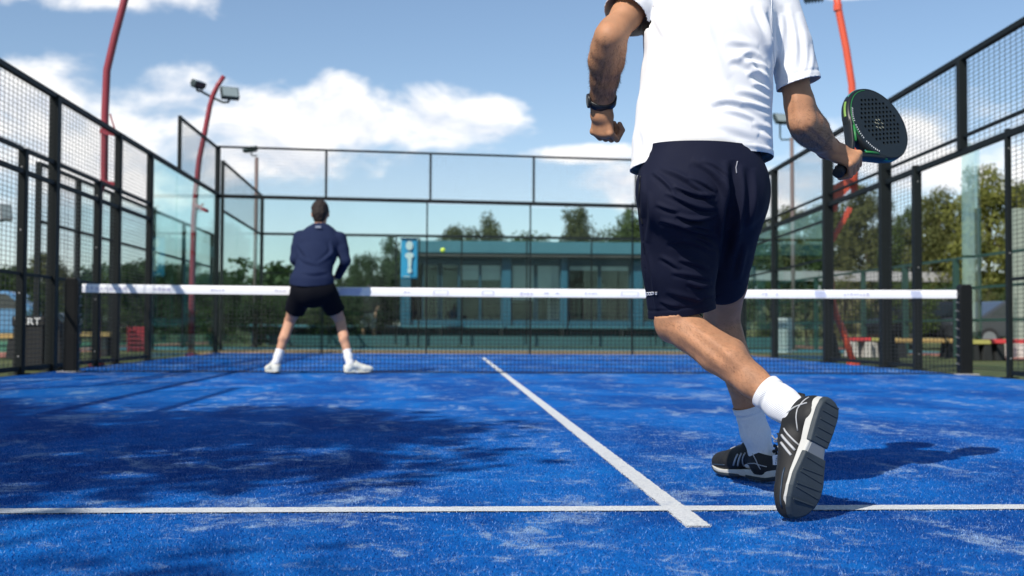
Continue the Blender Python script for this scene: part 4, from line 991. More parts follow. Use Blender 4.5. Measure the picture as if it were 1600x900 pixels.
def V3(v): return np.array(v, float)
def unit(v): v = Vector(v); return v.normalized()
def mid(a, b, t): return Vector(a).lerp(Vector(b), t)

def hand(s, wrist, X, Y, Z, thumb, joints, tjoints, k=.002, sc=1.0):
    """palm and five fingers. Y runs wrist to knuckles, Z out of the back of the hand, thumb on +X*thumb; joints are (y, z) of the knuckle row and the two bends and the tip"""
    X, Y, Z = Vector(X), Vector(Y), Vector(Z); w = Vector(wrist)
    def P(x, y, z): return w + (X * x + Y * y + Z * z) * sc
    s.cone(P(0, -.01, 0), P(0, .03, 0), .024 * sc, .028 * sc, .012, X, 1.25)
    s.cone(P(.0, .03, -.002), P(.0, .078, -.004), .0195 * sc, .0165 * sc, .010, X, 1.9, 2.35)
    s.cone(P(thumb * .024, .022, -.012), P(thumb * .030, .055, -.018), .018 * sc, .012 * sc, .012)
    for i, (fx, ln) in enumerate(((thumb * .0335, .96), (thumb * .0112, 1.06), (-thumb * .0112, 1.0), (-thumb * .0330, .82))):
        r = (.0096, .0098, .0095, .0086)[i] * sc; J = [P(fx, y * (.93 + .07 * ln), z) for y, z in joints]
        s.cone(P(fx * .8, .05, -.002), J[0], r * 1.0, r * 1.10, .004)
        s.cone(J[0], J[1], r * 1.08, r * .98, k); s.cone(J[1], J[2], r * 1.02, r * .9, k * .7); s.cone(J[2], J[3], r * .9, r * .8, k * .7)
        s.ell(J[0] + Z * .002 * sc, (r * 1.15,) * 3, .003)      # knuckle
    T = [P(thumb * x, y, z) for x, y, z in tjoints]
    s.cone(T[0], T[1], .0145 * sc, .0125 * sc, .008); s.cone(T[1], T[2], .0122 * sc, .0112 * sc, .004); s.cone(T[2], T[3], .0112 * sc, .0095 * sc, .004)
def limb_leg(s, hip, knee, ankle, back, fwd, sc=1.0, up=(0, 0, 1), th=.92):
    hip, knee, ankle, back = Vector(hip), Vector(knee), Vector(ankle), Vector(back)
    s.chain([(hip, .082 * sc * th), (mid(hip, knee, .35), .077 * sc * th), (mid(hip, knee, .7), .067 * sc), (knee, .054 * sc)], .02)
    ax = (ankle - knee); sd = ax.cross(back).normalized(); bk = sd.cross(ax).normalized(); bk = bk if bk.dot(back) > 0 else -bk
    s.chain([(knee, .053 * sc), (mid(knee, ankle, .12), .050 * sc), (mid(knee, ankle, .35), .050 * sc), (mid(knee, ankle, .62), .041 * sc), (mid(knee, ankle, .85), .033 * sc), (ankle, .034 * sc)], .015)
    for q, t0, t1, r in ((-1, .10, .42, .031), (1, .10, .47, .033)):      # two calf heads
        a = mid(knee, ankle, t0) + bk * .016 * sc + sd * q * .018 * sc; b = mid(knee, ankle, t1) + bk * .027 * sc + sd * q * .015 * sc
        s.cone(a, b, .022 * sc, r * sc, .018); s.cone(b, mid(knee, ankle, t1 + .18) + bk * .018 * sc + sd * q * .008 * sc, r * sc, .014 * sc, .018)
    s.cone(mid(knee, ankle, .55) + bk * .020 * sc, ankle + bk * .028 * sc, .016 * sc, .010 * sc, .015)      # tendon
    s.cone(mid(knee, ankle, .1) - bk * .030 * sc, mid(knee, ankle, .8) - bk * .018 * sc, .020 * sc, .014 * sc, .015)      # shin
    s.ell(knee - bk * .030 * sc, (.033 * sc,) * 3, .02)      # knee cap
    for q in (-1, 1): s.cone(mid(hip, knee, .75) + bk * .032 * sc + sd * q * .030 * sc, mid(knee, ankle, .06) + bk * .024 * sc + sd * q * .032 * sc, .016 * sc, .011 * sc, .015)      # hamstring tendons
    for q in (-1, 1): s.ell(ankle + sd * q * .026 * sc, (.015 * sc,) * 3, .012)
    f = unit(fwd); uu = unit(up); s.cone(ankle, ankle - uu * .045 * sc + f * .12 * sc, .030 * sc, .018 * sc, .015); s.cone(ankle, ankle - uu * .035 * sc - f * .025 * sc, .028 * sc, .022 * sc, .015)
def limb_arm(s, sh, el, wr, out, wside, sc=1.0, scu=None):
    sh, el, wr = Vector(sh), Vector(el), Vector(wr); out = Vector(out)
    u_ = scu or sc; s.chain([(sh, .055 * u_), (mid(sh, el, .3), .052 * u_), (mid(sh, el, .6), .046 * u_), (mid(sh, el, .88), .038 * (u_ + sc) / 2), (el, .037 * sc)], .02)
    s.ell(el + out * .016 * sc, (.024 * sc,) * 3, .02)
    s.chain([(el, .037 * sc), (mid(el, wr, .16), .043 * sc), (mid(el, wr, .34), .043 * sc), (mid(el, wr, .6), .036 * sc), (mid(el, wr, .85), .028 * sc), (wr, .025 * sc)], .018)
    ax = (wr - el).normalized(); sd = Vector(wside)
    s.cone(mid(sh, el, .85) + sd * .022 * sc, mid(el, wr, .35) + sd * .020 * sc, .018 * sc, .024 * sc, .02)      # forearm extensor
    s.cone(mid(el, wr, .35) + sd * .020 * sc, mid(el, wr, .75) + sd * .010 * sc, .024 * sc, .012 * sc, .02)
    s.cone(mid(el, wr, .7), wr, .026 * sc, .0225 * sc, .012, sd, 1.28)
def head_shape(s, c, f, u, sc=1.0):
    """skull, jaw, brow, nose, lips, ears and eye sockets; c is the middle of the skull"""
    f, u = unit(f), unit(u); r = f.cross(u).normalized(); u = r.cross(f)
    rot = Matrix((r, f, u)).transposed().to_4x4()
    def P(x, y, z): return Vector(c) + (r * x + f * y + u * z) * sc
    s.ell(P(0, -.008, .02), [q * sc for q in (.076, .097, .090)], .02, rot); s.ell(P(0, .028, -.052), [q * sc for q in (.058, .062, .075)], .03, rot)
    s.ell(P(0, .070, -.105), [q * sc for q in (.024, .018, .018)], .02, rot)
    s.cone(P(-.03, .080, .012), P(.03, .080, .012), .014 * sc, .014 * sc, .012)
    s.cone(P(0, .090, .0), P(0, .112, -.032), .008 * sc, .012 * sc, .008); s.ell(P(0, .104, -.038), [q * sc for q in (.017, .012, .009)], .006, rot)
    for q in (-1, 1):
        s.ell(P(q * .078, -.006, -.012), [z * sc for z in (.010, .019, .032)], .006, rot); s.cut(P(q * .032, .096, -.006), [z * sc for z in (.017, .012, .010)], .006, rot); s.ell(P(q * .032, .082, -.006), [z * sc for z in (.012,) * 3], .003, rot)
        s.ell(P(q * .042, .066, -.03), [z * sc for z in (.022, .02, .02)], .02, rot)
    s.ell(P(0, .089, -.066), [q * sc for q in (.022, .010, .006)], .005, rot); s.ell(P(0, .086, -.077), [q * sc for q in (.019, .010, .006)], .004, rot)
    return P, rot

from mathutils.bvhtree import BVHTree
from mathutils.kdtree import KDTree
def tuck(body, garments, gap=.006, bare=()):
    """pull skin that lies under a garment inside it, leaving the skin beyond its hems alone"""
    me = body.data; n = len(me.vertices); co = np.zeros(n * 3); me.vertices.foreach_get('co', co); co = co.reshape(-1, 3)
    free = np.ones(n, bool)
    for a, b, r in bare:      # arms and hands that hang beside the cloth
        a, d = V3(a), V3(b) - V3(a); q = co - a; t = np.clip(q @ d / (d @ d), 0, 1); free &= np.linalg.norm(q - t[:, None] * d, axis=1) > r
    for gm, reach in garments:
        bm = bmesh.new(); bm.from_mesh(gm.data); bv = BVHTree.FromBMesh(bm)
        ed = [v.co.copy() for v in bm.verts if v.is_boundary]; kd = KDTree(max(1, len(ed)))
        for i, c in enumerate(ed): kd.insert(c, i)
        kd.balance(); bm.free()
        lo, hi = np.array(gm.bound_box).min(0) - .03, np.array(gm.bound_box).max(0) + .03
        for i in np.where(((co > lo) & (co < hi)).all(1) & free)[0]:
            p = Vector(co[i]); l, nn, _, d = bv.find_nearest(p, reach)
            if l is None: continue
            if (p - l).dot(nn) > -gap and (not ed or kd.find(l)[2] > .009): co[i] = l - nn * gap
    me.vertices.foreach_set('co', co.ravel()); me.update()
def hairs(name, body, parent, test, direc, n, L, m, seed=1, w=.00028):
    """short fine hairs lying on the skin where test(pixel, point) holds"""
    rd = np.random.default_rng(seed); me = body.data; k = len(me.vertices); co = np.zeros(k * 3); me.vertices.foreach_get('co', co); co = co.reshape(-1, 3)
    nr = np.zeros(k * 3); me.vertices.foreach_get('normal', nr); nr = nr.reshape(-1, 3); ok = np.where(test(PX(co), co))[0]
    if not len(ok): return
    i = rd.choice(ok, n); P = co[i] + rd.normal(0, .0015, (n, 3)); N = nr[i]; D = np.tile(V3(direc), (n, 1)) + rd.normal(0, .35, (n, 3)); D -= N * (D * N).sum(1)[:, None]; D /= np.linalg.norm(D, axis=1)[:, None]
    S = np.cross(D, N) * w; l = L * rd.uniform(.4, 1.1, (n, 1)); tip = P + D * l * .9 + N * l * rd.uniform(.10, .5, (n, 1))
    V = np.stack([P - S - N * .0005, P + S - N * .0005, tip], 1).reshape(-1, 3); o = tri_mesh(name, V, m, None); keep(parent, o); o['kind'] = 'stuff'; return o
# ================================================================== the player in the foreground
SKIN = skin_mat('tanned_skin', (.46, .235, .13))
HAIRM = mat('dark_brown_hair', (.028, .017, .011), .55, var=.4, scale=60, bump=.6, bscale=160)
SHIRT = mat('white_shirt_cloth', (.80, .80, .805), .85, var=.02, scale=3, bump=.10, bscale=420, sheen=.15, spec=.2, bdist=.0008)
SHORTS = mat('navy_shorts_cloth', (.0095, .0115, .027), .78, var=.15, scale=8, bump=.25, bscale=700, spec=.12, sheen=.0, bdist=.0008)
def sock_mat():
    m = bpy.data.materials.new('white_ribbed_sock'); m.use_nodes = True; b = NB(m.node_tree); p = m.node_tree.nodes['Principled BSDF']
    t = b.n('ShaderNodeTexCoord').outputs['Object']
    p.inputs['Roughness'].default_value = .9; p.inputs['Sheen Weight'].default_value = .2
    b.l(b.mix(b.noise(t, 90, 3), (.72, .72, .73), (.82, .82, .82)), p.inputs['Base Color'])
    bn = b.n('ShaderNodeBump'); bn.inputs['Strength'].default_value = .55; bn.inputs['Distance'].default_value = .0015
    at = b.n('ShaderNodeAttribute', attribute_name='rib'); b.l(b.m('ADD', b.m('SINE', b.m('MULTIPLY', at.outputs['Fac'], 62.0)), b.m('MULTIPLY', b.noise(t, 300, 2), .8)), bn.inputs['Height'])
    b.l(bn.outputs[0], p.inputs['Normal']); return m
SOCK = sock_mat()
fp = thing('person', 'player in white shirt and navy shorts running away with a racket in the right hand', 'person', tuple(GR(1190, 765)))

HIPL, HIPR = W(1060, 315, 3.33), W(1146, 312, 3.43)
KNL, KNR = W(1054, 502, 3.44), W(1127, 496, 3.80)
hR, tR = GR(1212, 757), GR(1116, 741); TDR = (tR - hR).normalized()
heelL = W(1303, 622, 3.09); toeL = W(1247, 820, 3.02); TDL = (toeL - heelL).normalized(); UPL = Vector((-.34, .90, .26)); UPL = (UPL - TDL * UPL.dot(TDL)).normalized()
ANL, ANR = heelL + TDL * .066 + UPL * .088, hR + TDR * .066 + Vector((0, 0, .093))
PEL = W(1103, 285, 3.34); WST = W(1104, 205, 3.38); CHE = W(1111, 80, 3.45); NCK = W(1117, -45, 3.52); HED = W(1119, -135, 3.60)
SHL, SHR = W(1018, -28, 3.50), W(1216, -18, 3.51)
ELL, ELR = W(953, 58, 3.38), W(1253, 190, 3.49)
WRL = W(940, 163, 3.60)
# racket axis and the hand that holds it
BUTT = W(1309, 271, 3.66); AX = Vector((.584, .574, .574)).normalized()
HY = (Vector((1, 0, 0)) - AX * AX.x).normalized(); HZ = (-AX).cross(HY)
GRIP = BUTT + AX * .062
WRR = GRIP - HY * .062 + HZ * .030
s = SDF()
side = (HIPR - HIPL).normalized()
s.cone(PEL, WST, .105, .098, .03, side, 1.4, 1.35).cone(WST, CHE, .098, .112, .03, side, 1.35, 1.45).cone(CHE, mid(CHE, NCK, .6), .112, .08, .03, side, 1.45, 1.6)
s.cone(mid(CHE, NCK, .75), SHL, .06, .052, .03).cone(mid(CHE, NCK, .75), SHR, .06, .052, .03).cone(mid(CHE, NCK, .7), mid(NCK, HED, .55), .062, .055, .03)
HF = (Vector((-.15, 1, -.05))).normalized()
Ph, hrot = head_shape(s, HED, HF, (0, -.05, 1))
BACKD = Vector((0, -1, 0))
limb_leg(s, HIPL, KNL, ANL, (.35, -.6, .55), TDL, 1.06, UPL)
limb_leg(s, HIPR, KNR, ANR, (.2, -1, 0), TDR, 1.0)
limb_arm(s, SHL, ELL, WRL, (-.1, -.95, -.2), (-.85, -.2, .1), 1.15, .95)
limb_arm(s, SHR, ELR, WRR, (.0, -.8, -.5), (.75, -.2, .45), 1.12, 1.0)
c_ = (.062, -.030)          # handle axis in the right hand's y, z
def ring(a, r): return (c_[0] + r * math.cos(R(a)), c_[1] + r * math.sin(R(a)))
hand(s, WRR, -AX, HY, HZ, -1, [ring(58, .034), ring(-12, .0285), ring(-88, .0270), ring(-150, .0255)],
     [(.016, .018, -.008), (.036, .036, -.020), (.052, .040, -.042), (.048, .058, -.054)], sc=1.08)
LY = Vector((.05, .30, -.95)).normalized(); LZ = Vector((-.80, -.58, -.10)); LZ = (LZ - LY * LZ.dot(LY)).normalized(); LX_ = LY.cross(LZ)
hand(s, WRL, LX_, LY, LZ, 1, [(.078, -.002), (.098, -.026), (.074, -.047), (.055, -.036)], [(.018, .020, -.010), (.036, .048, -.026), (.030, .078, -.046), (.010, .085, -.056)], sc=1.12)
V, Fc = s.mesh(.0031, 2)
V = folds(V, Fc, [([(1046, 508), (1070, 526), (1104, 552), (1142, 586)], .0045, 9), ([(1072, 500), (1100, 522), (1132, 548), (1160, 576)], .004, 8), ([(948, 92), (941, 124), (934, 154)], .0018, 3), ([(958, 88), (955, 120), (946, 150)], .0015, 5), ([(1248, 196), (1268, 214), (1290, 232)], .003, 5), ([(1262, 192), (1282, 212), (1300, 230)], .0025, 4), ([(1300, 236), (1316, 238), (1332, 240)], .002, 3), ([(1240, 140), (1244, 160), (1246, 184)], .003, 6)])
body = sdf_obj('body', V, Fc, SKIN, fp)
# hair
s = SDF(); s.ell(Ph(0, -.018, .032), (.083, .099, .093), .01, hrot); s.cone(Ph(0, -.07, -.02), Ph(0, -.055, -.075), .055, .045, .02, hrot.col[0].xyz, 1.15)
s.cut(Ph(0, .10, -.04), (.10, .085, .085), .01, hrot)
V, Fc = s.mesh(.005, 2); V = ripple(V, Fc, .004, 60); sdf_obj('hair', V, Fc, HAIRM, fp)
# ---- shirt
s = SDF(); st = []
for u, hw, v, d, ry in ((1097, 116, 320, 3.37, .148), (1097, 112, 285, 3.38, .146), (1098, 109, 230, 3.39, .140), (1100, 104, 180, 3.41, .134), (1104, 102, 130, 3.43, .132), (1110, 103, 70, 3.46, .134), (1116, 104, 10, 3.49, .126), (1117, 84, -32, 3.51, .105), (1117, 48, -66, 3.53, .075)):
    st.append((W(u, v, d), hw * d / FPX, ry))
tside = (W(1208, 253, 3.43) - W(985, 272, 3.36)).normalized()
for (a, rx, ry), (b, rxb, ryb) in zip(st[:-1], st[1:]): s.cone(a, b, ry, ryb, .03, tside, rx / ry, rxb / ryb)
s.ell(W(1160, 40, 3.39), (.085, .05, .11), .04); s.ell(W(1065, 40, 3.41), (.085, .05, .11), .04)      # shoulder blades
RS = W(1255, 165, 3.48); LS = mid(SHL, ELL, .62)
s.cone(mid(SHR, CHE, .08), mid(SHR, RS, .5), .066, .064, .03).cone(mid(SHR, RS, .5), mid(SHR, RS, .90), .064, .069, .008, flat=True)
s.cone(mid(SHL, CHE, .10), mid(SHL, LS, .5), .070, .068, .03).cone(mid(SHL, LS, .5), mid(SHL, LS, 1.02), .068, .074, .008, flat=True)
TORSO = [q[2] for q in s.p[:8]]
def off_torso(p):
    a = [np.full((1, 1, 1), c, np.float32) for c in p]; return min(float(f_(*a)[0, 0, 0]) for f_ in TORSO) > .011
V, Fc = s.mesh(.0042, 3)
SF = [([(1150, 92), (1166, 80), (1180, 82), (1192, 98), (1198, 118)], .009, 6), ([(1136, 94), (1155, 90), (1178, 106), (1200, 124)], .008, 6), ([(1166, 116), (1182, 111), (1198, 124), (1206, 136)], .008, 5),
      ([(1108, 163), (1128, 155), (1158, 159), (1186, 174), (1207, 186)], .008, 6), ([(1160, 157), (1182, 164), (1206, 172)], .008, 5), ([(1150, 140), (1178, 146), (1206, 160)], .007, 6), ([(1178, 190), (1194, 196), (1209, 208)], .007, 5), ([(1190, 205), (1200, 216), (1208, 226)], .006, 5),
      ([(1062, -20), (1061, 50), (1064, 110), (1074, 160), (1080, 180)], .006, 9), ([(1093, -20), (1099, 30), (1109, 70), (1124, 104), (1140, 122)], .007, 9), ([(1160, 10), (1176, 36), (1194, 60), (1206, 84)], .008, 8), ([(1184, 6), (1196, 36), (1206, 66)], .007, 6),
      ([(1030, 150), (1026, 200), (1022, 240)], .005, 12), ([(1120, 190), (1150, 200), (1185, 214)], .005, 8), ([(1010, 40), (1020, 90), (1014, 150)], .005, 10), ([(1040, 210), (1090, 216), (1140, 214)], .0035, 8),
      ([(1230, 6), (1240, 40), (1244, 80), (1238, 112)], .007, 6), ([(1246, 20), (1258, 60), (1262, 96), (1256, 118)], .006, 6), ([(1222, 20), (1222, 60), (1216, 100)], .007, 6), ([(1135, 62), (1160, 66), (1186, 74)], .006, 7), ([(1196, 20), (1208, 50), (1212, 90), (1211, 128)], -.010, 5), ([(1205, 10), (1214, 44), (1218, 84)], .008, 4), ([(1170, 96), (1186, 100), (1200, 112)], .007, 3.5), ([(1176, 130), (1192, 134), (1206, 146)], .007, 4), ([(1130, 170), (1160, 176), (1196, 190)], .005, 5), ([(1018, 0), (1030, 40), (1050, 70)], .005, 7), ([(1080, 120), (1100, 150), (1130, 168)], .004, 8), ([(1150, 222), (1180, 226), (1206, 236)], .004, 5), ([(1000, 190), (1010, 225), (1006, 255)], .005, 7), ([(1268, 70), (1270, 96), (1264, 120)], .004, 4)]
V = folds(V, Fc, SF); V = ripple(V, Fc, .0035, 9, 3)
hl, hm, hr = W(985, 271, 3.42), W(1090, 241, 3.25), W(1209, 253, 3.44)
hn = (hm - hl).cross(hr - hl).normalized(); hn = hn if hn.z < 0 else -hn
rd_ = (RS - SHR).normalized(); ldir = (LS - SHL).normalized()
rcut = mid(SHR, RS, .82); lcut = mid(SHL, LS, .97); rn = (rd_ + Vector((.12, 0, -.1))).normalized()
# stitched hem: a shallow groove a little above every edge
N = vnormals(V, Fc); dh = -(V - V3(hl)) @ V3(hn); V = V - N * (.0022 * np.exp(-((dh - .021) / .004) ** 2) - .0012 * (dh < .021) * (dh > 0))[:, None]
da = -(V - V3(rcut)) @ V3(rn); near = np.linalg.norm(V - V3(rcut), axis=1) < .11; V = V - N * (near * .002 * np.exp(-((da - .02) / .004) ** 2))[:, None]
neckc = W(1117, -52, 3.53)
sh = sdf_obj('shirt', V, Fc, SHIRT, fp, [(hl, hn, lambda p: True), (rcut, rn, lambda p: (p - SHR).dot(rd_) > (rcut - SHR).length - .02 and (p - SHR).cross(rd_).length < .092 and off_torso(p)),
        (neckc, Vector((0, .25, .97)), lambda p: (p - neckc).length < .2)], .0022, caps=[(mid(SHL, LS, 1.02), ldir, .080)])
# ---- shorts
s = SDF()
s.ell(W(1099, 284, 3.34), (.176, .142, .135), .03); s.cone(W(1100, 235, 3.36), W(1099, 300, 3.34), .128, .134, .03, side, 1.40, 1.32)
EL_, ER_ = W(1067, 520, 3.50), W(1121, 485, 3.76)
s.cone(W(1056, 300, 3.31), mid(W(1056, 300, 3.31), EL_, .5), .112, .104, .03).cone(mid(W(1056, 300, 3.31), EL_, .5), EL_, .104, .098, .03)
s.cone(W(1146, 295, 3.37), mid(W(1146, 295, 3.37), ER_, .5), .092, .080, .05).cone(mid(W(1146, 295, 3.37), ER_, .5), ER_, .080, .074, .012)
s.cone(W(1150, 325, 3.36), W(1128, 445, 3.60), .076, .058, .05).ell(W(1062, 318, 3.245), (.085, .06, .085), .04); s.ell(W(1150, 312, 3.29), (.075, .06, .08), .03)
V, Fc = s.mesh(.0036, 3)
PF = [([(1032, 262), (1060, 272), (1090, 290), (1118, 318)], .007, 5), ([(1052, 290), (1075, 300), (1098, 306), (1118, 304)], .009, 3.5), ([(1040, 300), (1072, 316), (1100, 326), (1120, 324)], .008, 4), ([(1056, 336), (1082, 343), (1104, 340), (1120, 334)], .010, 3.5), ([(1068, 352), (1090, 352), (1112, 358)], .007, 3),
      ([(1030, 344), (1058, 350), (1086, 360), (1118, 368)], .009, 4), ([(1040, 378), (1070, 374), (1100, 384), (1118, 396)], .006, 5), ([(1014, 300), (1018, 340), (1012, 380)], .006, 5), ([(1010, 380), (1018, 420), (1022, 460), (1026, 488)], .006, 4), ([(1074, 440), (1096, 448), (1112, 442)], .008, 4), ([(1040, 455), (1070, 462), (1100, 470)], .005, 5),
      ([(1080, 250), (1110, 262), (1134, 290), (1142, 330)], .008, 6), ([(1096, 250), (1120, 258), (1138, 276)], .006, 4), ([(1158, 256), (1162, 300), (1156, 350), (1146, 400)], .009, 6), ([(1178, 262), (1180, 310), (1170, 360)], .007, 6), ([(1146, 250), (1145, 300), (1138, 360), (1128, 420)], -.018, 8), ([(1165, 380), (1158, 410), (1152, 440)], .007, 5), ([(1003, 262), (1006, 300), (1004, 340)], .006, 4), ([(1060, 405), (1084, 410), (1108, 420)], .006, 4),
      ([(1020, 268), (1040, 284), (1056, 304)], .006, 4), ([(1075, 276), (1100, 286), (1120, 300)], .007, 3.5), ([(1024, 318), (1044, 326), (1062, 330)], .005, 4), ([(1048, 425), (1078, 428), (1112, 436)], .005, 4), ([(1030, 400), (1048, 408), (1064, 420)], .005, 4), ([(1084, 368), (1104, 376), (1118, 388)], .006, 3.5), ([(1088, 470), (1100, 462), (1116, 460)], .006, 3.5), ([(1030, 470), (1046, 476), (1062, 478)], .005, 4)]
V = folds(V, Fc, [(a, b * 1.15, c) for a, b, c in PF]); V = ripple(V, Fc, .004, 10, 11)
lc, rc = W(1066, 489, 3.47), W(1131, 440, 3.69); ld, rd2 = (EL_ - W(1056, 300, 3.31)).normalized(), (ER_ - W(1152, 295, 3.37)).normalized()
ln = (ld + Vector((.02, -.35, .05))).normalized(); rn2 = (rd2 + Vector((.05, -.30, 0))).normalized()
N = vnormals(V, Fc); dh = -(V - V3(lc)) @ V3(ln); nearm = np.linalg.norm(V - V3(lc), axis=1) < .16; V = V - N * (nearm * .002 * np.exp(-((dh - .025) / .004) ** 2))[:, None]
def nearest_leg(p):
    return (p - EL_).cross(ld).length < (p - ER_).cross(rd2).length
shorts = sdf_obj('shorts', V, Fc, SHORTS, fp, [(W(1103, 232, 3.36), Vector((0, 0, 1)), lambda p: True), (lc, ln, lambda p: nearest_leg(p) and p.z < .75), (rc, rn2, lambda p: not nearest_leg(p) and p.z < .80)], .0022)
# drawstring lump, pocket seam, brand lettering at the hem
bpy.context.view_layer.update()
dg = bpy.context.evaluated_depsgraph_get()
def stick(obj, pts, name, m, parent, r=.0013, off=.001, closed=False):
    """a thin raised strip laid on the surface of obj along picture points"""
    oe = obj.evaluated_get(dg); out = []
    P = np.array(pts, float)
    for a, b in zip(P[:-1], P[1:]):
        for t in np.linspace(0, 1, 8)[:-1]: out.append(a + (b - a) * t)
    out.append(P[-1]); hit = []
    for u, v in out:
        d = ray(u, v).normalized(); ok, lo_, no_, _ = oe.ray_cast(Vector(CAM), d)
        if ok: hit.append(lo_ + no_ * off)
    if len(hit) < 2: return None
    o = MB().tube(hit, r, 6).build(name, m, smooth=True); o.parent = parent; return o
def surf(obj, u, v, off=.001):
    d = ray(u, v).normalized(); ok, lo_, no_, _ = obj.evaluated_get(dg).ray_cast(Vector(CAM), d); return lo_ + no_ * off if ok else None
stick(shorts, [(1001, 275), (998, 310), (1001, 340), (1004, 350)], 'pocket_edge', mat('black_zip', (.006, .006, .008), .5), shorts, .0035, .0)
stick(shorts, [(1152, 252), (1150, 262), (1151, 271)], 'seam_tag', mat('grey_thread', (.28, .28, .32), .7), shorts, .0018)
for x in range(0, 5): stick(shorts, [(1004 + x * 1.2, 355 + x * 22), (1006 + x * 1.2, 375 + x * 22)], 'side_seam', SHORTS, shorts, .0010, .0002)
SEAM = mat('white_stitching', (.72, .72, .73), .9)
stick(sh, [(1206, -6), (1205, 30), (1208, 70), (1211, 110)], 'armhole_seam', SEAM, sh, .0012, .0002)
LET = mat('white_lettering', (.75, .75, .78), .6)
for i, gl in enumerate((((0, 6), (0, -2), (3, -2), (3, 3), (0, 3)), ((0, 3), (0, -2), (3, -2), (3, 3), (0, 3)), ((0, 3), (0, -2), (3, -2), (3, 3), (0, 3)), ((0, -2), (0, 3)), ((0, -2), (0, 3), (2.4, 3), (2.4, -2)))):
    bx, by = 1010.5 + i * 3.7 - (1 if i > 3 else 0), 458.5 - i * .25; stick(shorts, [(bx + a * .85, by + b * .8) for a, b in gl], 'lettering', LET, shorts, .0011, .0012)

# ---- socks
def sock(name, knee, ankle, t_top, r0, r1, foot, parent=fp, m=SOCK, h=.004, back=(0, -1, 0), sc=1.0, up=(0, 0, 1)):
    """tube from t_top of the shin down over the ankle into the shoe"""
    ax = (ankle - knee).normalized(); s = SDF(); a = mid(knee, ankle, t_top - .05)
    bk = Vector(back); bk = (bk - ax * bk.dot(ax)).normalized()
    uu = unit(up); ft = unit(foot); s.cone(a, mid(knee, ankle, .85), r0, r1, .02).cone(mid(knee, ankle, .85), ankle, r1, .039 * sc, .02).cone(ankle, ankle - uu * .034 + ft * .06, .036 * sc, .022 * sc, .02).cone(ankle, ankle - uu * .036 - ft * .010, .034 * sc, .022 * sc, .02)
    s.cone(mid(knee, ankle, .8) + bk * .014, ankle + bk * .022, .026 * sc, .018 * sc, .02)
    V, Fc = s.mesh(h, 2); c0 = mid(knee, ankle, t_top); N = vnormals(V, Fc)
    dt = (V - V3(c0)) @ V3(ax); V = V + N * (.0018 * (dt < .022) + .0025 * np.exp(-((dt - .028) / .004) ** 2) * -1)[:, None]
    V = ripple(V, Fc, .002, 30, 7)
    o = sdf_obj(name, V, Fc, m, parent, [(c0, -ax, lambda p: True)], .002)
    me = o.data; at = me.attributes.new('rib', 'FLOAT', 'POINT'); co = np.zeros(len(me.vertices) * 3); me.vertices.foreach_get('co', co); co = co.reshape(-1, 3) - V3(c0)
    e1 = V3(bk); e2 = V3(ax.cross(bk)); at.data.foreach_set('value', np.arctan2(co @ e2, co @ e1).astype(np.float32)); return o
sock('sock', KNL, ANL, .72, .050, .045, TDL, back=(.35, -.6, .55), sc=1.06, up=UPL)
sock('sock', KNR, ANR, .64, .049, .045, TDR)

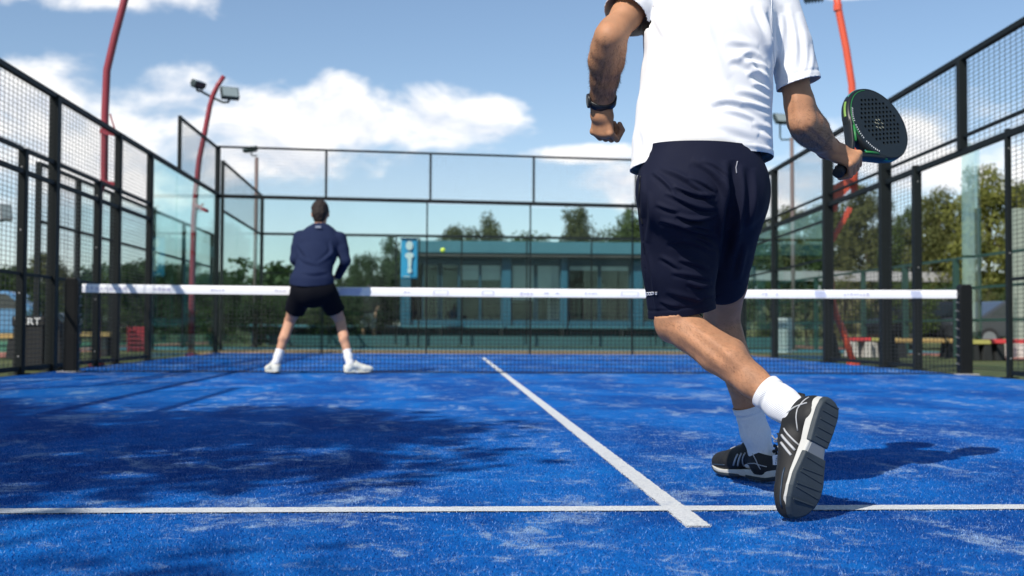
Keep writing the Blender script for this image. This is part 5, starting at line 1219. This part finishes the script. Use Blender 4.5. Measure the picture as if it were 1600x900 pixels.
# ---- shoes
BLK = mat('black_shoe_mesh', (.0075, .008, .009), .7, var=.35, scale=30, bump=.4, bscale=500, bdist=.001); MIDS = mat('off_white_midsole', (.50, .50, .47), .6, var=.12, scale=15); OUTS = mat('slate_outsole', (.028, .040, .050), .65, var=.3, scale=25, bump=.3, bscale=300, bdist=.001)
SHNK = mat('grey_shank', (.16, .18, .20), .5); GREYT = mat('silver_grey_overlay', (.42, .43, .44), .45); BLUEG = mat('dark_blue_toe', (.016, .035, .065), .55, var=.25, scale=20); LACE = mat('grey_lace', (.30, .31, .33), .8)
def shoe(label, heel, toe_dir, up, L=.305, wsc=1.0, mirror=1, parent=fp, cols=None, detail=True):
    """mirror = 1: the outer side lies on +x of the frame (toe_dir, up)"""
    y = unit(toe_dir); z = Vector(up); z = (z - y * z.dot(y)).normalized(); x = y.cross(z); o0 = Vector(heel); k = L / .305
    up_m, mid_m, out_m = cols or (BLK, MIDS, OUTS)
    def P(a, b, c): return o0 + x * (a * mirror * wsc * k) + y * (b * k) + z * (c * k)
    lat = [(0, .004), (.015, .017), (.05, .028), (.12, .034), (.25, .035), (.4, .034), (.55, .041), (.68, .048), (.78, .047), (.87, .040), (.94, .029), (.985, .014), (1, .003)]
    med = [(0, .004), (.015, .017), (.05, .027), (.12, .032), (.25, .031), (.4, .026), (.55, .034), (.68, .044), (.78, .046), (.87, .042), (.94, .032), (.985, .016), (1, .003)]
    ts = np.unique(np.r_[np.linspace(0, .1, 8), np.linspace(.1, .9, 28), np.linspace(.9, 1, 8)])
    la = np.interp(ts, *zip(*lat)); mdn = np.interp(ts, *zip(*med))
    spring = lambda t: .020 * max(0, (t - .72) / .28) ** 2 + .006 * max(0, (.10 - t) / .10) ** 2
    def layer(name, z0, z1, ins0, ins1, t0, t1, m, par, bev):
        idx = [i for i, t in enumerate(ts) if t0 <= t <= t1]; q = MB(); vs = []
        for zf, ins in ((z0, ins0), (z1, ins1)):
            for i in idx:
                t = ts[i]; e = ins
                yc = (t * .305 - .1525) * (1 - e / .1525) + .1525
                vs.append(P(max(la[i] - e, .001), yc, zf(t) + spring(t))); vs.append(P(-max(mdn[i] - e, .001), yc, zf(t) + spring(t)))
        n = len(idx); fs = []
        for i in range(n - 1):
            a = 2 * i; b = 2 * n + 2 * i
            fs += [(a, a + 1, a + 3, a + 2), (b, b + 2, b + 3, b + 1), (a, a + 2, b + 2, b), (a + 1, b + 1, b + 3, a + 3)]
        fs += [(0, 2 * n, 2 * n + 1, 1), (2 * n - 2, 2 * n - 1, 4 * n - 1, 4 * n - 2)]
        if mirror < 0: fs = [f[::-1] for f in fs]
        ob = q.add(vs, fs).build(name, m, smooth=False, bevel=bev * k, seg=3)
        if par is parent: keep(par, ob)
        else: ob.parent = par
        return ob
    s = SDF(); rt = Matrix((x * mirror, y, z)).transposed().to_4x4()
    s.ell(P(.002, .225, .045), (.047 * k * wsc, .080 * k, .036 * k), .015, rt); s.ell(P(.001, .258, .038), (.038 * k * wsc, .044 * k, .027 * k), .015, rt)
    s.cone(P(0, .20, .054), P(0, .115, .082), .038 * k, .038 * k, .02, x, 1.12 * wsc)
    s.ell(P(0, .050, .055), (.040 * k * wsc, .052 * k, .060 * k), .015, rt); s.cone(P(0, .058, .06), P(0, .064, .125), .043 * k, .046 * k, .02, x, 1.0); s.cone(P(0, .09, .07), P(0, .118, .104), .030 * k, .026 * k, .02)
    s.cone(P(0, .022, .08), P(0, .016, .108), .016 * k, .014 * k, .015)
    V, Fc = s.mesh(.0034 if detail else .009, 2); V = ripple(V, Fc, .0016, 40, 5)
    cc = P(0, .06, .100); cn = (z * .95 - y * .25).normalized()
    sh = sdf_obj('shoe', V, Fc, up_m, parent, [(cc, cn, lambda p: (p - cc).length < .12 and (p - o0).dot(y) < .105 * k), (P(0, 0, .020), -z, lambda p: True)], .0025); sh['label'] = label
    layer('midsole', lambda t: .006, lambda t: .033 - .012 * min(1, max(0, (t - .3) / .4)), .003, -.001, 0, 1, mid_m, sh, .004)
    layer('outsole', lambda t: .0, lambda t: .012, .003, -.0012, 0, .40, out_m, sh, .003); layer('outsole', lambda t: .0, lambda t: .011, .003, -.0012, .47, 1, out_m, sh, .003)
    if not detail: return sh
    q = MB()
    for i in range(6):
        t = .54 + i * .062; j = np.interp(t, *zip(*lat)) - .012; j2 = np.interp(t, *zip(*med)) - .012; sp = spring(t)
        q.bar(P(-j2, t * .305, -.0008 + sp), P(j, t * .305 + (.006 if i % 2 else -.004), -.0008 + sp), .0035 * k, .0018 * k, up=z)
    for i in range(5):
        t = .06 + i * .07; q.bar(P(-.022, t * .305, -.0008 + spring(t)), P(.022, t * .305, -.0008 + spring(t)), .0035 * k, .0018 * k, up=z)
    tr = q.build('tread', out_m); tr.parent = sh; tr['kind'] = 'stuff'
    layer('shank', lambda t: .003, lambda t: .006, .010, .009, .33, .53, SHNK, sh, .001)
    bpy.context.view_layer.update(); d2 = bpy.context.evaluated_depsgraph_get(); oe = sh.evaluated_get(d2)
    def on(a_from, b_to, off=.0008):
        d = (b_to - a_from).normalized(); ok, l_, n_, _ = oe.ray_cast(a_from, d); return l_ + n_ * off if ok else None
    def strip(pts, name, m, r):
        h_ = []
        for (ya, za), (yb, zb) in zip(pts[:-1], pts[1:]):
            for t in np.linspace(0, 1, 6): h_.append((ya + (yb - ya) * t, za + (zb - za) * t))
        for sd in (1, -1):
            pp = [on(P(sd * .12, a, b), P(0, a, b)) for a, b in h_]; pp = [p for p in pp if p is not None]
            if len(pp) > 2:
                o = MB().tube(pp, r * k, 6).build(name, m, smooth=True); o.parent = sh
    strip([(.150, .040), (.118, .085)], 'stripe', GREYT, .0034); strip([(.165, .040), (.137, .080)], 'stripe', GREYT, .0034); strip([(.135, .040), (.100, .088)], 'stripe', GREYT, .0024)
    strip([(.012, .05), (.05, .058), (.10, .052)], 'side_line', GREYT, .0016); strip([(.03, .04), (.045, .07), (.062, .092)], 'side_line', GREYT, .0018)
    strip([(.20, .038), (.25, .034), (.29, .032)], 'toe_guard', BLUEG, .0022)
    q = MB()
    for i in range(5):
        b = .118 + i * .020; za = .113 - i * .012
        pa = on(P(.02, b, .16), P(.018, b + .006, 0)); pb = on(P(-.02, b, .16), P(-.018, b + .010, 0)); pm = on(P(0, b, .18), P(0, b + .004, 0))
        if None not in (pa, pb, pm): q.tube([pa, pm + z * .003, pb], .0022 * k, 6)
    pm = on(P(0, .118, .18), P(0, .12, 0))
    if pm is not None:
        for sd in (1, -1): q.tube([pm, pm + x * sd * .02 + z * .008, pm + x * sd * .032 - y * .004 + z * .004, pm + x * sd * .02 + y * .004, pm], .0018 * k, 6); q.tube([pm, pm + x * sd * .018 + y * .010, pm + x * sd * .034 + y * .012 - z * .012], .0016 * k, 6)
    if q.v: ob = q.build('laces', LACE, smooth=True); ob.parent = sh
    ob = MB().tube([P(0, .010, .098), P(0, -.004, .104), P(0, -.006, .116), P(0, .006, .118)], .006 * k, 8).build('heel_loop', up_m, smooth=True); ob.parent = sh
    sh['frame'] = 1
    return sh, P, (x, y, z)
shoeL, PL, _ = shoe('raised rear shoe resting on its toe with the dark sole showing', heelL, TDL, UPL, .335, 1.12, -1)
shoeR, PR, fr_ = shoe('planted black front shoe with white stripes and midsole', Vector((hR.x, hR.y, .0085)), Vector((tR.x - hR.x, tR.y - hR.y, 0)), (0, 0, 1), .30, 1.0, 1)
# white heel label with letters on the planted shoe
fx, fy, fz = fr_
lab = MB().poly_prism([PR(-.012, -.0035, .056), PR(.016, -.0035, .056), PR(.016, -.001, .088), PR(-.012, -.001, .088)], fy * .004).build('heel_label', LET); lab.parent = shoeR
me = text_mesh('TEN', .014); me.materials.append(BLK); o = bpy.data.objects.new('lettering', me); COL.objects.link(o); o.parent = shoeR
mt = Matrix((fx, fz, -fy)).transposed().to_4x4(); mt.translation = PR(.002, -.0045, .071); o.matrix_local = mt @ Matrix.Rotation(R(78), 4, 'Z')

# ---- watch and wristband
def band(name, c, ax, r, sx, wd, th, m, parent, side):
    ax = unit(ax); sd = Vector(side); sd = (sd - ax * sd.dot(ax)).normalized(); up = ax.cross(sd); q = MB(); vs = []; fs = []; n = 28
    prof = [(-wd / 2, 0), (-wd / 2, th), (wd / 2, th), (wd / 2, 0)]
    for k in range(n):
        a = 2 * math.pi * k / n
        for z_, e in prof: vs.append(Vector(c) + ax * z_ + sd * math.cos(a) * (r * sx + e) + up * math.sin(a) * (r + e))
    for k in range(n):
        for j in range(4): a0, a1 = k * 4 + j, k * 4 + (j + 1) % 4; b0, b1 = ((k + 1) % n) * 4 + j, ((k + 1) % n) * 4 + (j + 1) % 4; fs.append((a0, b0, b1, a1))
    return keep(parent, q.add(vs, fs).build(name, m, smooth=True))
WATCH = mat('black_watch_rubber', (.012, .013, .015), .4)
wax = (WRL - ELL).normalized(); wc = mid(ELL, WRL, .93)
wb = band('wristwatch', wc, wax, .0325, 1.22, .024, .005, WATCH, fp, (-.85, -.2, .1)); wb['label'] = 'black wristwatch on the left wrist'
out = Vector((-.85, -.3, .1)); out = (out - wax * out.dot(wax)).normalized(); tg = wax.cross(out)
q = MB(); vs = []
for e, rr_ in ((.0, .021), (.006, .0225), (.012, .021), (.0125, .017)):
    for k in range(20): a = 2 * math.pi * k / 20; vs.append(wc + out * (.038 + e * .7) + (wax * math.cos(a) + tg * math.sin(a)) * rr_)
fs = [(i * 20 + k, i * 20 + (k + 1) % 20, (i + 1) * 20 + (k + 1) % 20, (i + 1) * 20 + k) for i in range(3) for k in range(20)] + [tuple(range(60, 80))]
o = q.add(vs, fs).build('watch_case', WATCH, smooth=True); o.parent = wb
rb = band('wristband', mid(ELR, WRR, .95), (WRR - ELR), .0300, 1.22, .007, .003, mat('dark_red_cord', (.16, .012, .014), .8), fp, (.75, -.2, .45)); rb['label'] = 'thin dark red cord round the right wrist'

tuck(body, [(sh, .05), (shorts, .05)], bare=[(mid(SHR, ELR, .72), ELR, .062), (ELR, WRR, .075), (WRR, GRIP + HY * .05, .11), (mid(SHL, ELL, .72), ELL, .062), (ELL, WRL, .075), (WRL, WRL + LY * .1, .09)])
BH = mat('dark_body_hair', (.05, .028, .016), .6)
hairs('arm_hair', body, fp, lambda u, p: (u[:, 0] < 985) & (u[:, 1] > 40) & (u[:, 1] < 158) & (p[:, 2] > .8) & (np.random.default_rng(3).random(len(u)) < np.clip((u[:, 1] - 45) / 70, 0, 1) ** 1.5), (WRL - ELL).normalized() + Vector((-.3, 0, .2)), 8000, .015, BH, 1, .0002)
hairs('arm_hair', body, fp, lambda u, p: (u[:, 0] > 1236) & (u[:, 1] > 150) & (u[:, 1] < 235) & (np.random.default_rng(4).random(len(u)) < np.clip((u[:, 1] - 155) / 55, 0, 1) ** 1.5) & (u[:, 0] < 1300) & (p[:, 2] > .8), (WRR - ELR).normalized(), 7000, .013, BH, 2, .0002)
hairs('leg_hair', body, fp, lambda u, p: (u[:, 1] > 500) & (u[:, 1] < 640) & (p[:, 2] < .6) & (p[:, 2] > .2), (ANL - KNL).normalized(), 15000, .012, BH, 3, .0002)
# ================================================================== racket
FACE = mat('charcoal_racket_face', (.010, .016, .019), .5, var=.3, scale=20, bump=.25, bscale=700, bdist=.0008); EDGE = mat('gloss_black_racket_edge', (.008, .010, .011), .42); GRN = mat('bright_green_trim', (.02, .19, .045), .45); TEALT = mat('teal_trim', (.01, .22, .20), .4); YGRN = mat('lime_trim', (.16, .30, .05), .5)
rk = thing('padel_racket', 'black padel racket with drilled face and green trim held in the right hand', 'racket', tuple(BUTT))
RW_ = Vector((.681, .039, -.731)); RW_ = (RW_ - AX * RW_.dot(AX)).normalized(); RN = RW_.cross(AX).normalized()
if RN.y > 0: RN = -RN
def RP(wd, l, n=0.0): return BUTT + RW_ * wd + AX * l + RN * n
TH = .019; HC = .322; RA, RB = .129, .134
bm = bmesh.new()
def loop_(pts):
    vs = [bm.verts.new(RP(a, b, TH)) for a, b in pts]; return [bm.edges.new((vs[i], vs[(i + 1) % len(vs)])) for i in range(len(vs))]
es = loop_([(RA * math.cos(a) * (1 - .05 * max(0, -math.sin(a))), HC + RB * math.sin(a)) for a in [2 * math.pi * i / 72 for i in range(72)]])
nh = 0
for j in range(-5, 6):
    for i in range(-5, 6):
        a = (i + (.5 if j % 2 else 0)) * .0185; b = HC + .014 + j * .0165
        if math.hypot(a / (RA - .036), (b - HC - .012) / (RB - .042)) < 1: es += loop_([(a + .0060 * math.cos(q_), b + .0060 * math.sin(q_)) for q_ in [-2 * math.pi * k / 10 for k in range(10)]]); nh += 1
r_ = bmesh.ops.triangle_fill(bm, edges=es, use_beauty=True, use_dissolve=False)
# drop fills over holes, then push through to the back
for f in [f for f in bm.faces if f.normal.dot(RN) < 0]: f.normal_flip()
ext = bmesh.ops.extrude_face_region(bm, geom=list(bm.faces), use_keep_orig=True)
bmesh.ops.translate(bm, verts=[v for v in ext['geom'] if isinstance(v, bmesh.types.BMVert)], vec=-RN * 2 * TH)
bmesh.ops.recalc_face_normals(bm, faces=list(bm.faces))
me = bpy.data.meshes.new('head'); bm.to_mesh(me); bm.free(); me.materials.append(FACE)
hd = bpy.data.objects.new('head', me); COL.objects.link(hd); keep(rk, hd)
def rim(name, a0, a1, m, rr_, n0, off=.001, par=None, cnt=40, ra=RA, rb=RB):
    o = MB().tube([RP((ra + off) * math.cos(a) * (1 - .05 * max(0, -math.sin(a))), HC + (rb + off) * math.sin(a), n0) for a in [a0 + (a1 - a0) * i / cnt for i in range(cnt + 1)]], rr_, 8).build(name, m, smooth=True)
    if par: o.parent = par
    else: keep(rk, o)
    return o
q = MB(); vs = []; nn = 72; pr = [(-.004, TH + .0006), (.002, TH - .002), (.0048, TH - .008), (.0055, 0), (.0048, -TH + .008), (.002, -TH + .002), (-.004, -TH - .0006)]
for i in range(nn):
    a = 2 * math.pi * i / nn
    for e, n0 in pr: vs.append(RP((RA + e) * math.cos(a) * (1 - .05 * max(0, -math.sin(a))), HC + (RB + e) * math.sin(a), n0))
fs = [(i * 7 + k, ((i + 1) % nn) * 7 + k, ((i + 1) % nn) * 7 + k + 1, i * 7 + k + 1) for i in range(nn) for k in range(6)]
fm = keep(rk, q.add(vs, fs).build('frame', EDGE, smooth=True))
rim('green_line', R(150), R(258), GRN, .0014, TH + .0006, -.006, fm); rim('teal_trim', R(140), R(185), TEALT, .004, .006, .003, fm); rim('teal_trim', R(-80), R(-20), TEALT, .004, .004, .003, fm); rim('green_trim', R(-62), R(-40), GRN, .005, .010, .0025, fm); rim('lime_trim', R(196), R(222), YGRN, .0055, .002, .003, fm)
# throat arms, bridge and handle
for sd in (-1, 1):
    q = MB(); pts = [(sd * .010, .118), (sd * .026, .150), (sd * .055, .190), (sd * .084, .226)]; vs = []; fs = []
    for a, b in pts:
        for e, n0 in ((-.011, TH - .003), (-.005, TH), (.006, TH), (.012, TH - .005), (.012, -TH + .005), (.006, -TH), (-.005, -TH), (-.011, -TH + .003)): vs.append(RP(a + e * .8, b - sd * e * .4 * sd, n0))
    for i in range(3):
        for k in range(8): fs.append((i * 8 + k, i * 8 + (k + 1) % 8, (i + 1) * 8 + (k + 1) % 8, (i + 1) * 8 + k))
    ta = keep(rk, q.add(vs, fs).build('throat_arm', EDGE, smooth=True))
    g_ = MB().tube([RP(sd * (.024 + .0), .160, TH + .0002), RP(sd * .044, .187, TH + .0002), RP(sd * .062, .208, TH + .0002)], .0042, 8).build('green_inlay', GRN, smooth=True); g_.parent = ta
q = MB(); vs = []; fs = []; nn = 12
for l, r0 in ((.0, .0165), (.004, .0185), (.012, .0180), (.02, .0168), (.06, .0165), (.118, .0160), (.132, .0150)):
    for k in range(nn): a = 2 * math.pi * k / nn; vs.append(RP(r0 * math.cos(a) * 1.0, l, r0 * math.sin(a) * 1.12))
fs = [(i * nn + k, i * nn + (k + 1) % nn, (i + 1) * nn + (k + 1) % nn, (i + 1) * nn + k) for i in range(6) for k in range(nn)] + [tuple(range(nn))[::-1], tuple(range(6 * nn, 7 * nn))]
hn_ = keep(rk, q.add(vs, fs).build('handle', mat('black_grip_tape', (.014, .014, .015), .7, var=.3, scale=40, bump=.5, bscale=200), smooth=True))
q = MB()
for i in range(9):
    l0 = .012 + i * .0125; q.tube([RP(.0172 * math.cos(a), l0 + .0125 * a / 6.283, .0172 * 1.12 * math.sin(a)) for a in [2 * math.pi * k / 14 for k in range(15)]], .0011, 5)
o = q.build('grip_wrap', EDGE, smooth=True); o.parent = hn_
# small white lettering strokes curving along the foot of the face, faint marks among the holes
PALE = mat('white_racket_print', (.62, .64, .64), .5); rr = random.Random(2); q = MB()
for i in range(24):
    a = R(208) + R(92) * i / 23; r0, r1 = .86, .905
    if i in (7, 15): continue
    for (ra_, rb_) in ((0, 0), (.012, 1)):
        aa = a + ra_; h0 = r0 + rr.uniform(0, .012); h1 = r1 + rr.uniform(-.012, .012)
        q.bar(RP(RA * h0 * math.cos(aa), HC + RB * h0 * math.sin(aa), TH + .0006), RP(RA * h1 * math.cos(aa + .008), HC + RB * h1 * math.sin(aa + .008), TH + .0006), .0017, .0008, up=RN)
    q.bar(RP(RA * r1 * math.cos(a), HC + RB * r1 * math.sin(a), TH + .0006), RP(RA * r1 * math.cos(a + .018), HC + RB * r1 * math.sin(a + .018), TH + .0006), .0014, .0008, up=RN)
o = q.build('lettering', PALE); o.parent = hd
q = MB(); gd = mat('gold_grey_print', (.30, .30, .22), .5)
for a, b in ((-.01, .012), (.006, .012), (.016, 0), (-.016, 0), (-.004, -.006), (.01, -.014), (-.012, -.014), (0, -.024)): q.bar(RP(a, HC + b + .0, TH + .0006), RP(a + .007, HC + b + .003, TH + .0006), .0035, .0008, up=RN)
o = q.build('emblem', gd); o.parent = hd
# ================================================================== the player at the net
fn = thing('person', 'player in navy long-sleeved top and black shorts standing braced at the net', 'person', tuple(GR(490, 583)))
D0 = 12.85; SKIN2 = skin_mat('light_tanned_skin', (.55, .30, .19)); S2 = 1.08
NAVY = mat('navy_sweater_cloth', (.015, .023, .058), .85, var=.12, scale=5, bump=.2, bscale=150, spec=.1); BLKSH = mat('black_shorts_cloth', (.0045, .005, .008), .85, var=.2, spec=.1)
hdc = W(500.5, 333, 13.12); nk = W(500.5, 352, 13.08); che = W(500, 385, 13.0); wst = W(491, 425, 12.86); pel = W(489, 449, 12.80)
hl_, hr_ = W(473, 456, 12.80), W(508, 455, 12.80); kl, kr = W(453, 501, 13.06), W(531, 500, 13.06); al, ar = W(431, 567, 12.90), W(547, 568, 12.88)
sl_, sr_ = W(469, 371, 13.05), W(530, 373, 13.05); el_, er_ = W(461, 405, 12.98), W(540, 408, 12.98); wl, wr_ = W(480, 428, 13.25), W(528, 431, 13.22)
s = SDF(); sd2 = Vector((1, 0, 0))
s.cone(pel, wst, .115, .105, .03, sd2, 1.45, 1.35).cone(wst, che, .105, .125, .03, sd2, 1.35, 1.5).cone(che, mid(che, nk, .7), .125, .08, .03, sd2, 1.5, 1.7).cone(mid(che, nk, .7), mid(nk, hdc, .5), .07, .062, .03)
P2, rot2 = head_shape(s, hdc, (.05, 1, -.02), (0, .05, 1), 1.15)
tl, trr = Vector((-.45, .85, 0)).normalized(), Vector((.93, .30, 0)).normalized()
limb_leg(s, hl_, kl, al, (0, -1, 0), tl, S2); limb_leg(s, hr_, kr, ar, (0, -1, 0), trr, S2)
limb_arm(s, sl_, el_, wl, (0, -1, 0), (-1, 0, 0), S2); limb_arm(s, sr_, er_, wr_, (0, -1, 0), (1, 0, 0), S2)
for w_, t_, yv in ((wl, 1, Vector((.45, .8, .1))), (wr_, -1, Vector((-.5, .75, .1)))):
    yv = yv.normalized(); zv = Vector((0, 0, 1)); zv = (zv - yv * zv.z * yv.z).normalized(); zv = (zv - yv * zv.dot(yv)).normalized(); xv = yv.cross(zv)
    hand(s, w_, xv, yv, zv, t_, [(.078, -.002), (.098, -.026), (.074, -.047), (.055, -.036)], [(.018, .020, -.010), (.036, .048, -.026), (.030, .078, -.046), (.010, .085, -.056)])
V, Fc = s.mesh(.007, 2); fbody = sdf_obj('body', V, Fc, SKIN2, fn)
s = SDF(); s.ell(P2(0, -.020, .034), (.095, .114, .106), .01, rot2); s.cone(P2(0, -.07, -.01), P2(0, -.060, -.055), .066, .056, .02, rot2.col[0].xyz, 1.2); s.cut(P2(0, .10, -.05), (.10, .085, .09), .01, rot2)
for q_ in (-1, 1): s.cone(P2(q_ * .074, .01, .02), P2(q_ * .076, .012, -.02), .014, .008, .01)
V, Fc = s.mesh(.006, 2); V = ripple(V, Fc, .006, 50, 2); sdf_obj('hair', V, Fc, mat('brown_hair', (.016, .009, .006), .8, var=.4, scale=50, bump=.7, bscale=120), fn)
s = SDF(); prev = None
for u, hw, v, d, ry in ((486, 34, 462, 12.80, .178), (487, 33, 440, 12.81, .172), (489, 28, 420, 12.86, .14), (495, 30, 398, 12.95, .145), (499, 33, 380, 13.02, .14), (500, 27, 366, 13.06, .115), (500.5, 12, 352, 13.08, .075)):
    c = (W(u, v, d), hw * d / FPX, ry)
    if prev: s.cone(prev[0], c[0], prev[2], c[2], .03, sd2, prev[1] / prev[2], c[1] / c[2])
    prev = c
for a, b, c in ((sl_, el_, wl), (sr_, er_, wr_)):
    s.cone(a, mid(a, b, .5), .078, .070, .03).cone(mid(a, b, .5), b, .070, .060, .02).cone(b, mid(b, c, .97), .060, .042, .015)
V, Fc = s.mesh(.008, 2)
V = folds(V, Fc, [([(466, 400), (480, 410), (500, 414)], .014, 3), ([(470, 424), (490, 428), (512, 424)], .014, 3), ([(520, 392), (510, 404), (496, 412)], .014, 3), ([(466, 380), (474, 395), (486, 404)], .012, 3), ([(528, 385), (534, 400), (536, 410)], .012, 3), ([(516, 376), (520, 390), (516, 402)], .012, 3)]); V = ripple(V, Fc, .008, 7, 5)
tp = W(486, 442, 12.80); nc = W(500.5, 351, 13.06)
top = sdf_obj('sweater', V, Fc, NAVY, fn, [(tp, Vector((.03, .25, -1)).normalized(), lambda p: PX([p])[0][0] < 520 and p.z < tp.z + .1), (nc, Vector((0, .3, 1)).normalized(), lambda p: (p - nc).length < .2)], .004)
o = MB().box(tuple(W(497, 354.5, 12.93)), (.06, .004, .022)).build('neck_tag', mat('grey_tag', (.25, .28, .35), .7)); o.parent = top
s = SDF(); s.ell(W(488, 456, 12.80), (.225, .165, .17), .03); s.cone(W(486, 440, 12.81), W(487, 455, 12.80), .15, .15, .03, sd2, 1.42)
for h_, k_ in ((hl_, kl), (hr_, kr)):
    e = mid(h_, k_, .70); s.cone(h_, e, .124, .110, .02).cone(e, mid(h_, k_, .80), .110, .110, .01, flat=True)
V, Fc = s.mesh(.008, 2); V = ripple(V, Fc, .010, 8, 9)
cuts = [(W(488, 437, 12.8), Vector((0, 0, 1)), lambda p: True)]
for h_, k_, sg in ((hl_, kl, -1), (hr_, kr, 1)):
    ax_ = (k_ - h_).normalized(); cuts.append((mid(h_, k_, .66), (ax_ + Vector((0, -.15, -.1))).normalized(), lambda p, sg=sg: sg * (p.x - pel.x) > 0 and p.z < pel.z - .1))
fsh = sdf_obj('shorts', V, Fc, BLKSH, fn, cuts, .004); tuck(fbody, [(top, .06), (fsh, .06)], .012)
for k_, a_, t_ in ((kl, al, tl), (kr, ar, trr)): sock('sock', k_, a_, .70, .047, .045, t_, fn, SOCK, .007, sc=1.08)
WSH = mat('cream_shoe', (.66, .66, .58), .7, var=.1); DSO = mat('dark_shoe_sole', (.05, .05, .045), .7)
for a_, t_, m_, l_ in ((al, tl, -1, 'cream shoe turned outward on the left foot'), (ar, trr, 1, 'cream shoe pointing sideways on the right foot')):
    hh_ = Vector((a_.x, a_.y, .0095)) - t_ * .068; hz = a_.z - .093
    shoe(l_, hh_ + Vector((0, 0, max(0, 0))), t_, (0, 0, 1), .325, 1.05, m_, fn, (WSH, WSH, DSO), False)
# ================================================================== bystander behind the glass
bp = thing('person', 'distant person in dark top and pale shorts standing behind the glass walls', 'person', tuple(W(576, 536, 34.0)))
b0 = W(576, 520, 34.0); bx, by = b0.x, b0.y
def Q(x, y, z): return Vector((bx + x, by + y, z))
s = SDF(); s.cone(Q(0, 0, .95), Q(0, 0, 1.2), .10, .10, .03, sd2, 1.4).cone(Q(0, 0, 1.2), Q(0, 0, 1.42), .11, .07, .03, sd2, 1.5).cone(Q(0, 0, 1.45), Q(0, 0, 1.56), .055, .055, .02); head_shape(s, Q(0, 0, 1.62), (.3, -1, 0), (0, 0, 1))
for q_ in (-1, 1):
    limb_leg(s, Q(q_ * .1, 0, .9), Q(q_ * .14, -.03, .48), Q(q_ * .17, 0, .09), (0, 1, 0), (q_ * .3, -1, 0)); limb_arm(s, Q(q_ * .19, 0, 1.4), Q(q_ * .26, .03, 1.13), Q(q_ * .2, -.12, .92), (0, 1, 0), (q_, 0, 0))
    hand(s, Q(q_ * .2, -.12, .92), Vector((q_, 0, 0)), Vector((0, -.4, -.9)).normalized(), Vector((0, -.9, .4)).normalized(), -1, [(.078, -.002), (.11, -.012), (.135, -.028), (.15, -.04)], [(.018, .020, -.010), (.036, .048, -.02), (.042, .07, -.03), (.04, .09, -.036)])
V, Fc = s.mesh(.011, 2); sdf_obj('body', V, Fc, SKIN2, bp)
s = SDF(); s.cone(Q(0, 0, .92), Q(0, 0, 1.2), .14, .13, .03, sd2, 1.35).cone(Q(0, 0, 1.2), Q(0, 0, 1.42), .135, .09, .03, sd2, 1.5)
for q_ in (-1, 1): s.cone(Q(q_ * .17, 0, 1.4), Q(q_ * .24, .02, 1.18), .075, .07, .03)
V, Fc = s.mesh(.012, 2); sdf_obj('shirt', V, Fc, mat('dark_grey_top', (.02, .022, .024), .8), bp)
s = SDF(); s.ell(Q(0, 0, .90), (.18, .14, .13), .03)
for q_ in (-1, 1): s.cone(Q(q_ * .1, 0, .88), Q(q_ * .13, -.02, .56), .11, .105, .02)
V, Fc = s.mesh(.012, 2); sdf_obj('shorts', V, Fc, mat('pale_grey_shorts', (.34, .36, .34), .8), bp)
s = SDF(); s.ell(Q(0, .012, 1.65), (.085, .10, .09), .01); V, Fc = s.mesh(.012, 2); sdf_obj('hair', V, Fc, HAIRM, bp)
for q_ in (-1, 1): shoe('dark trainer of the distant person', Q(q_ * .17 - q_ * .02, .065, .01), Vector((q_ * .3, -1, 0)), (0, 0, 1), .29, 1.0, q_, bp, (BLK, MIDS, DSO), False)
